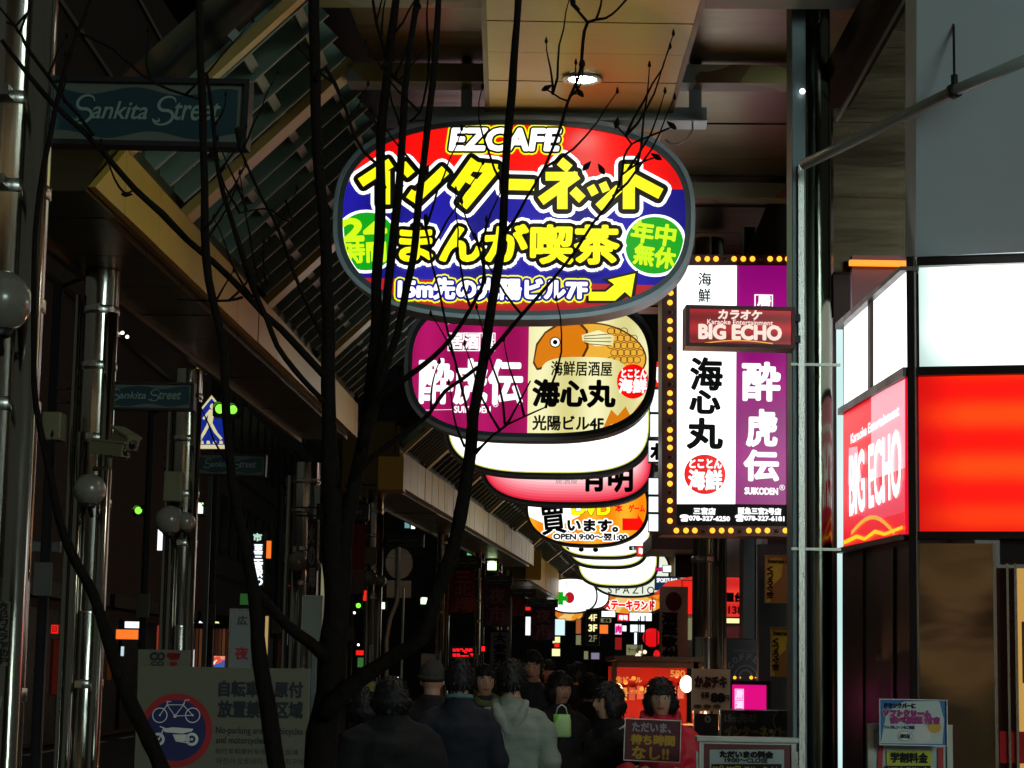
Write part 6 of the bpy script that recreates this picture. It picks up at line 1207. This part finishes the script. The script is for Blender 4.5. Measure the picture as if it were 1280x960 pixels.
def body_parts(kind):
    if kind in BODY: return BODY[kind]
    A_ = pose(kind); b = MB()
    vs, fs = latlong(lambda x, y, z: head_r(x, y, z)+HC, 56, 44); b.add(vs, fs, SKIN, True)
    for s_ in (-1, 1): b.sphere(HC+Vector((s_*.076, .012, -.008)), .026, SKIN, 10, 8, (.35, .7, 1.15))
    loft(b, [(0, .02, 1.26, .14, .08), (0, .018, 1.36, .11, .07), (0, .012, 1.42, .07, .06), (0, .01, 1.47, .058, .058), (0, .004, 1.53, .055, .058), (0, -.0, 1.57, .05, .055)], SKIN)
    loft(b, [(0, 0, .90, .15, .10), (0, 0, 1.05, .13, .09), (0, .0, 1.2, .14, .09), (0, .02, 1.32, .13, .075)], SKIN)
    for s_, a_, st in zip((-1, 1), A_, STEP[kind]):
        b.tube([a_[0]+Vector((-s_*.08, 0, -.06)), a_[0]+Vector((-s_*.015, 0, -.09)), a_[1], a_[2]], [.038, .036, .034, .026], SKIN, 12); hand(b, a_[2], a_[2]-a_[1] if kind != 'hold' else Vector((-s_*.45, -.6, .25)), s_, SKIN, .3 if kind != 'hold' else .75)
        hx = s_*.085; ft = Vector((st[0], st[1], .07)); kn = Vector((hx, (0+ft.y)/2-.06, .50)); b.tube([Vector((hx, 0, .95)), Vector((hx, 0, .88)), kn, ft+Vector((0, .02, .04))], [.08, .082, .055, .038], SKIN, 14); b.sphere(ft+Vector((0, -.05, -.025)), .05, SKIN, 12, 8, (.8, 2.0, .8))
    me = remesh(b, .0075, 2); me.materials.append(SKIN); me.materials.append(LIPS)
    for p in me.polygons:
        c = p.center-HC
        if c.y < -.07 and abs(c.x) < .024 and abs(c.z+.055) < .0085-.12*abs(c.x)*.8: p.material_index = 1
    # coat, trousers
    def coat(hem, puff=0, seed=0, col_h=1.50, disp=.014):
        m = MB(); p = puff
        loft(m, [(0, 0, hem, .195+p, .145+p), (0, 0, hem+.05, .19+p, .14+p), (0, 0, .98, .178+p, .128+p), (0, 0, 1.12, .175+p, .125+p), (0, .01, 1.26, .19+p, .135+p), (0, .015, 1.33, .185+p, .125+p), (0, .015, 1.39, .145+p*.7, .10+p*.6), (0, .012, 1.44, .10+p*.4, .085+p*.4), (0, .008, col_h, .075+p*.3, .075+p*.3)], SKIN)
        for s_, a_ in zip((-1, 1), A_):
            e = (a_[2]-a_[1]).normalized(); m.tube([a_[0]+Vector((-s_*.10, 0, .0)), a_[0]+Vector((-s_*.03, 0, -.03)), a_[0]+Vector((s_*.005, 0, -.075)), (a_[0]+a_[1])/2, a_[1], (a_[1]+a_[2])/2, a_[2]+e*.0], [.055+p*.6, .062+p*.8, .066+p, .060+p, .056+p, .052+p, .044+p*.8], SKIN, 14)
        return remesh(m, .014, 5, disp, seed, 7)
    def trousers():
        m = MB()
        loft(m, [(0, 0, .80, .165, .115), (0, 0, .92, .17, .12), (0, 0, 1.02, .155, .115)], SKIN)
        for s_, st in zip((-1, 1), STEP[kind]):
            hx = s_*.085; ft = Vector((st[0], st[1], .07)); kn = Vector((hx, ft.y/2-.06, .50)); m.tube([Vector((hx, 0, .92)), Vector((hx, 0, .84)), kn, ft+Vector((0, .02, .03))], [.09, .095, .07, .06], SKIN, 14)
        return remesh(m, .016, 4, .008, 3, 8)
    def shoes():
        m = MB()
        for s_, st in zip((-1, 1), STEP[kind]): m.sphere(Vector((st[0], st[1]-.05, .045)), .055, BLKC, 14, 8, (.85, 2.3, .8)); m.box(st[0]-.043, st[0]+.043, st[1]-.17, st[1]+.07, 0, .022, BLKC, bev=.008)
        return m.mesh('shoes')
    BODY[kind] = (me, coat, trousers(), shoes(), {}); return BODY[kind]
def hair_mesh(style, seed=0):
    def fn(x, y, z):
        p = head_r(x, max(y, -1) if y > 0 else y*.9, z); n_ = noise.noise(Vector((x*7+seed, y*7, z*2.5)))*.006+noise.noise(Vector((x*19, y*19+seed, z*5)))*.003
        fr = {'short': .30, 'bob': .18, 'cap': .42, 'long': .2}[style]
        face = (y < -.15 and z < fr+.1*noise.noise(Vector((x*9, 3, seed))) and abs(x) < (.80 if style == 'short' else .74))
        lowcut = {'short': -.66, 'bob': -.97, 'cap': -.15, 'long': -1}[style]
        if face or z < lowcut: return HC+Vector((p.x*.86, p.y*.82, p.z*.86))
        t_ = ({'short': .014, 'bob': .020, 'cap': .020, 'long': .02}[style]+n_)*min(1, max(.0, (z-lowcut)/.35))
        d = Vector((x, y, z)); q = HC+p+d*t_+Vector((0, .004, .004))
        if style in ('bob', 'long') and z < 0 and y > -.5: q += Vector((x*.022, max(y, -.2)*.012, -.05*(-z) if style == 'long' else -.01))
        return q
    vs, fs = latlong(fn, 64, 44); m = MB(); m.add(vs, fs, HAIR, True)
    rg = random.Random(seed+11)
    if style != 'cap':
        fr = .3 if style == 'short' else .2
        for _ in range(520):      # loose locks lying over the scalp
            z = rg.uniform(-.5 if style == 'short' else -.85, .98); a_ = rg.uniform(0, 2*math.pi); rr = math.sqrt(1-z*z); x, y = rr*math.cos(a_), rr*math.sin(a_)
            if y < -.15 and z < fr+.05 and abs(x) < .8: continue
            p = fn(x, y, z); d = Vector((x, y, z)); dn = (Vector((rg.uniform(-.5, .5), rg.uniform(-.5, .5), -1))-d*Vector((0, 0, -1)).dot(d)); dn = (dn.normalized()+d*rg.uniform(.02, .35)).normalized(); sd = d.cross(dn).normalized()*rg.uniform(.003, .007); L_ = rg.uniform(.02, .045)
            p0 = p-d*.004; m.add([p0-sd, p0+sd, p0+dn*L_*.6+sd*.6+d*.003, p0+dn*L_*.6-sd*.6+d*.003, p0+dn*L_, p0-d*.006+dn*L_*.4], [(0, 1, 2, 3), (3, 2, 4), (1, 0, 5), (1, 5, 2), (0, 3, 5), (2, 5, 4), (3, 4, 5)], HAIR)
    if style == 'long': loft(m, [(0, .05, 1.30, .07, .03), (0, .06, 1.40, .085, .045), (0, .05, 1.52, .085, .06), (0, .03, 1.60, .07, .06)], HAIR)
    if style in ('bob',):
        pass
    if style == 'cap':
        m.tube([HC+Vector((.086*math.cos(a_*.2618), .006+.104*math.sin(a_*.2618), .022-.012*math.sin(a_*.2618))) for a_ in range(25)], .017, CAPG, 8, cap=False)
    return m.mesh('hair')
HM = {s_: hair_mesh(s_, i) for i, s_ in enumerate(('short', 'bob', 'cap', 'long'))}
def person(px, ytop, D, yaw, label, kind='walk', coatm=BLKC, hem=.80, puff=0.0, hair='short', trm=DENIM, seed=0, girth=1.0, group='people walking in the arcade', disp=.012, hairm=None):
    top = at(px, ytop, D); h = top.z/1.735
    t = thing('person', label, 'person', (top.x, D, 0), R(yaw), group); t.scale = (h*girth, h*girth, h)
    t.matrix_basis = Matrix.Translation((top.x, D, 0)) @ Matrix.Rotation(R(yaw), 4, 'Z') @ Matrix.Diagonal((h*girth, h*girth, h, 1))
    me, coat, trs, shs, cache = body_parts(kind)
    def ob(n, mesh, m=None):
        o = bpy.data.objects.new(n, mesh); COL.objects.link(o); o.parent = t
        if m: 
            if not mesh.materials: mesh.materials.append(m)
            o.material_slots[0].link = 'OBJECT'; o.material_slots[0].material = m
        return o
    ob('body', me)
    hem = round(hem*5)/5 if hem < .84 else hem; key = (hem, round(puff*50), 0 if puff < .04 else seed)
    if key not in cache: cache[key] = coat(hem, puff, seed, 1.50, disp)
    ob('coat', cache[key], coatm); ob('trousers', trs, trm); ob('shoes', shs, BLKC); ob('hair' if hair != 'cap' else 'knit_cap', HM[hair], hairm or (CAPG if hair == 'cap' else HAIR))
    for s_ in (-1, 1):
        if s_ not in EYES:
            m = MB(); m.sphere(HC+Vector((s_*.029, -.079, .009)), .0115, EYEW, 12, 8, (1.15, .5, .55)); m.sphere(HC+Vector((s_*.029, -.0845, .008)), .0055, EYEB, 10, 6, (1, .4, .95)); e_ = m.mesh('eye')
            m = MB(); m.tube([HC+Vector((s_*.014, -.0925, .028)), HC+Vector((s_*.030, -.0915, .033)), HC+Vector((s_*.046, -.081, .028))], [.0022, .0028, .0015], HAIR, 6); EYES[s_] = (e_, m.mesh('eyebrow'))
        ob('eye', EYES[s_][0]); ob('eyebrow', EYES[s_][1])
    return t
def on(t, mb, name): return mb.build(name, t)
# man in the grey hoodie seen from behind
p_ = person(640, 822, 12.3, 176, 'man in a pale grey hooded sweatshirt walking away, hood lying on his back', coatm=GREYH, hem=.86, puff=.012, disp=.016, girth=1.03)
hd_ = MB(); 
for s_ in (-1, 1): hd_.tube([(s_*.045, -.085, 1.44), (s_*.074, -.04, 1.465), (s_*.086, .03, 1.468), (s_*.080, .085, 1.43), (s_*.052, .125, 1.37), (0, .150, 1.27)], [.012, .017, .024, .031, .035, .020], SKIN, 12)
hd_.sphere((0, .10, 1.37), .075, SKIN, 16, 10, (.95, .55, 1.2)); hm_ = remesh(hd_, .010, 3, .006, 4, 12); hm_.materials.append(GREYH)
o = bpy.data.objects.new('hood', hm_); COL.objects.link(o); o.parent = p_
m = MB(); m.tube([(-.10, .158, .865), (0, .168, .862), (.10, .158, .865)], [.006, .008, .006], mat('belt buckle metal', (190, 180, 120), .3, .8), 8); on(p_, m, 'belt')
p_ = person(575, 821, 12.2, 184, 'man in a dark navy coat with pale collar, walking away left of the hooded man', coatm=NAVYC, hem=.72, puff=.016)
m = MB(); m.tube([(-.075, -.03, 1.49), (-.07, .05, 1.50), (0, .092, 1.505), (.07, .05, 1.50), (.075, -.03, 1.49)], .014, TEALC, 10); on(p_, m, 'collar')
person(541, 824, 13.6, 182, 'person in a black coat and knit cap, left of the navy coat', coatm=BLKC, hem=.66, puff=.03, hair='cap', seed=2)
person(490, 845, 11.6, 200, 'wide dark silhouette in a long black coat beside the thick tree trunk', coatm=BLKC, hem=.5, puff=.05, hair='bob', seed=4, girth=1.1)
person(455, 862, 12.4, 170, 'smaller person in a dark brown coat leaning by the trunk', coatm=BRNC, hem=.6, puff=.03, hair='bob', seed=4)
p_ = person(606, 829, 15.0, 10, 'person with an olive scarf coming forward between the navy coat and the hoodie', coatm=GRYC, hem=.75)
m = MB(); m.tube([(-.08, -.05, 1.47), (-.05, -.10, 1.44), (.03, -.11, 1.43), (.085, -.04, 1.47), (.06, .07, 1.49), (-.06, .07, 1.49)], .03, OLV, 10); on(p_, m, 'scarf')
person(666, 811, 15.2, -8, 'tall man facing the camera in a dark zipped jacket, right of the hoodie', coatm=GRYC, hem=.82, puff=.014)
person(700, 838, 14.2, 25, 'person in a dark coat with a green shopping bag', 'bag', coatm=BLKC, hem=.7, puff=.02, hair='bob')
person(738, 840, 15.4, 190, 'person in black with short hair walking away behind the profile woman', coatm=BLKC, hem=.7)
p_ = person(762, 851, 12.1, -62, 'woman with bobbed hair in profile, looking left, wearing a black coat with pale strap', 'bag', coatm=BLKC, hem=.62, puff=.03, hair='bob', seed=2)
m = MB(); m.tube([(.16, -.02, 1.43), (.12, .08, 1.47), (.02, .13, 1.44), (-.10, .155, 1.32), (-.18, .12, 1.15)], .009, WHC, 8); on(p_, m, 'shoulder_strap')
person(722, 826, 20, 175, 'far person in dark clothes, between bag carrier and stall', coatm=BLKC, hem=.8); person(686, 824, 21, 8, 'far person facing the camera behind the tall man', coatm=BRNC, hem=.8, hair='bob')
person(752, 824, 26, 178, 'far small figure in black just left of the stall', coatm=BLKC, hem=.8); person(712, 830, 24, 180, 'far figure in charcoal under the floor directory', coatm=GRYC, hem=.8); person(777, 829, 20, 185, 'far figure in black hidden partly by the stall post', coatm=BLKC, hem=.8)
person(628, 832, 22, 183, 'far figure in brown seen over the hooded man', coatm=BRNC, hem=.8); person(652, 834, 25, 3, 'far figure in charcoal left of the tall man', coatm=GRYC, hem=.8)
# woman in the red jacket
W_ = person(826, 846, 12.0, -4, 'woman in a red jacket holding up a waiting time board', 'hold', coatm=REDJ, hem=.78, puff=.026, hair='bob', disp=.02, group=None)
m = MB(); hm2 = MB(); hm2.tube([(-.095, -.045, 1.46), (-.10, .05, 1.50), (0, .10, 1.52), (.10, .05, 1.50), (.095, -.045, 1.46), (.03, -.10, 1.45), (-.03, -.10, 1.45), (-.095, -.045, 1.46)], .034, SKIN, 12); cm = remesh(hm2, .011, 3, .008, 1, 12); cm.materials.append(REDJ); o = bpy.data.objects.new('collar', cm); COL.objects.link(o); o.parent = W_
B, t = board('hand_board', 'dark red board saying no waiting time, held by the woman in red', 'board', 781, 900, 850, 951, 11.62, mat('maroon board print', (92, 22, 34), .5), R(-3), WHITEPR, 1.0, depth=.006, texts=(('ただいま、', 790, 904, 838, 915, mat('board grey print', (170, 160, 160), .5), .5), ('待ち時間', 789, 919, 843, 931, GLD, .8), ('なし!!', 791, 934, 836, 949, GLD, .8)))
t.rotation_mode = 'XYZ'; t.matrix_basis = t.matrix_basis @ Matrix.Rotation(R(1.5), 4, 'Y')
# things carried
q = at(702, 902, 13.9); t = thing('shopping_bag', 'green and white plastic shopping bag hanging in the crowd', 'bag', q); GBG = patch_mat('green bag print', [(96, 190, 50), (116, 200, 70), (170, 214, 140), (80, 170, 44)], 7, .5)
k = 13.9/F; m = MB(); loft(m, [(0, 0, -19*k, 10*k, 4*k), (0, 0, -17*k, 12*k, 5*k), (.004, 0, 0*k, 11*k, 4*k), (0, 0, 9*k, 10*k, 1.2*k)], GBG, 16); m.build('bag_body', t); m = MB()
for s_ in (-1, 1): m.tube([(s_*7*k, 0, 9*k), (s_*5*k, 0, 17*k), (0, 0, 21*k)], .004, WHITEPR, 6)
m.build('handle', t)
# bicycle parked by the columns, only bits of it glint
D = 12.6; bx = at(455, 930, D); t = thing('bicycle', 'dark parked bicycle glinting at the lower left of the crowd', 'bicycle', Vector((at(470, 900, D).x, D, 0)), R(18))
BK = mat('bicycle paint', (40, 44, 52), .25, .6)
for s_ in (-.52, .52):
    m = MB(); m.tube([(s_+.33*math.cos(a_*math.pi/12), 0, .33+.33*math.sin(a_*math.pi/12)) for a_ in range(25)], .014, BLACKM, 8, cap=False); [m.tube([(s_, 0, .33), (s_+.32*math.cos(a_*math.pi/6), 0, .33+.32*math.sin(a_*math.pi/6))], .0015, ALU, 4) for a_ in range(12)]; m.build('wheel', t)
m = MB(); [m.tube([a_, b_], .015, BK, 8) for a_, b_ in (((-.52, 0, .33), (-.1, 0, .30)), ((-.52, 0, .33), (-.22, 0, .75)), ((-.1, 0, .30), (-.24, 0, .86)), ((-.1, 0, .30), (.36, 0, .78)), ((-.22, 0, .72), (.35, 0, .82)), ((.52, 0, .33), (.34, 0, .98)))]; m.build('frame', t)
m = MB(); m.tube([(.26, -.27, 1.0), (.36, -.12, 1.03), (.34, 0, 1.0), (.36, .12, 1.03), (.26, .27, 1.0)], .012, ALU, 8); m.build('handlebar', t); m = MB(); m.sphere((-.25, 0, .90), .09, BLACKM, 14, 8, (1.5, .9, .45)); m.build('saddle', t)


# ================================================================== ROADSIDE CLUTTER ON THE LEFT
for i, (px, D, hh, lab) in enumerate(((52, 19, 5.2, 'dark lamp post just right of the nearest column'), (178, 27, 5.0, 'dark slim post between the second and third columns'), (262, 31, 5.5, 'dark slim post left of the white neon characters'), (345, 38, 5, 'dark slim post between the neon characters and the banded column'), (412, 41, 5, 'dark slim post seen through the fork of the trunk'), (438, 47, 5, 'far slim post left of the fifth street name sign'))):
    t = thing('street_pole', lab, 'pole', Vector((at(px, 800, D).x, D, -.1)), 0, 'slim poles along the road'); m = MB(); m.lathe([(.09, 0), (.09, .3), (.055, .34), (.045, hh), (.001, hh+.01)], mat('dark pole paint', (40, 42, 42), .35, .5), n=14); m.build('shaft', t)
    m = MB(); m.box(-.08, .08, -.08, -.05, 2.3, 2.6, mat('small plate paint', (84, 86, 80), .5)); m.build('plate', t); m = MB(); m.tube([(0, 0, hh-.05), (.35, 0, hh+.1), (.6, 0, hh+.08)], .02, BLACKM, 8); m.build('arm', t)
FS2 = 'dim shop fronts at street level across the road'
for lab, x0, y0, x1, y1, D, c_, e_ in (('dull red shop front below the red box sign', 50, 800, 74, 868, 44, (150, 46, 24), .10), ('dim amber shop front left of the orange lit sign', 120, 806, 140, 850, 50, (150, 84, 36), .10), ('dim red vertical glow between third column and neon', 196, 782, 202, 812, 52, (190, 60, 40), .5), ('narrow yellow lit door right of the grey night sign', 331, 770, 335, 820, 40, (236, 200, 120), .5), ('dim white lit doorway at the foot of the third column', 240, 812, 243, 834, 40, (220, 220, 210), .8), ('faint green lit shop front under the small green light', 300, 742, 312, 756, 60, (60, 130, 60), .3), ('faint blue lit window low left of the trunk', 352, 790, 360, 806, 62, (70, 100, 150), .4), ('dim reddish shop front behind the cabinet', 404, 770, 420, 800, 55, (170, 60, 40), .3), ('tiny bluish lamp low beside the orange lit sign', 151, 808, 155, 820, 41, (190, 220, 230), 1.0), ('pale lit strip in the dark left of the blue sign', 258, 442, 261, 468, 60, (200, 210, 200), .8), ('faint yellow lit sign high left of the blue sign', 246, 446, 251, 462, 60, (180, 160, 70), .5)):
    board('lit_shop', lab, 'shop', x0, y0, x1, y1, D, lit('glow ' + lab[:18], c_, e_), R(2), BLACKM, .7, depth=.15, group=FS2)
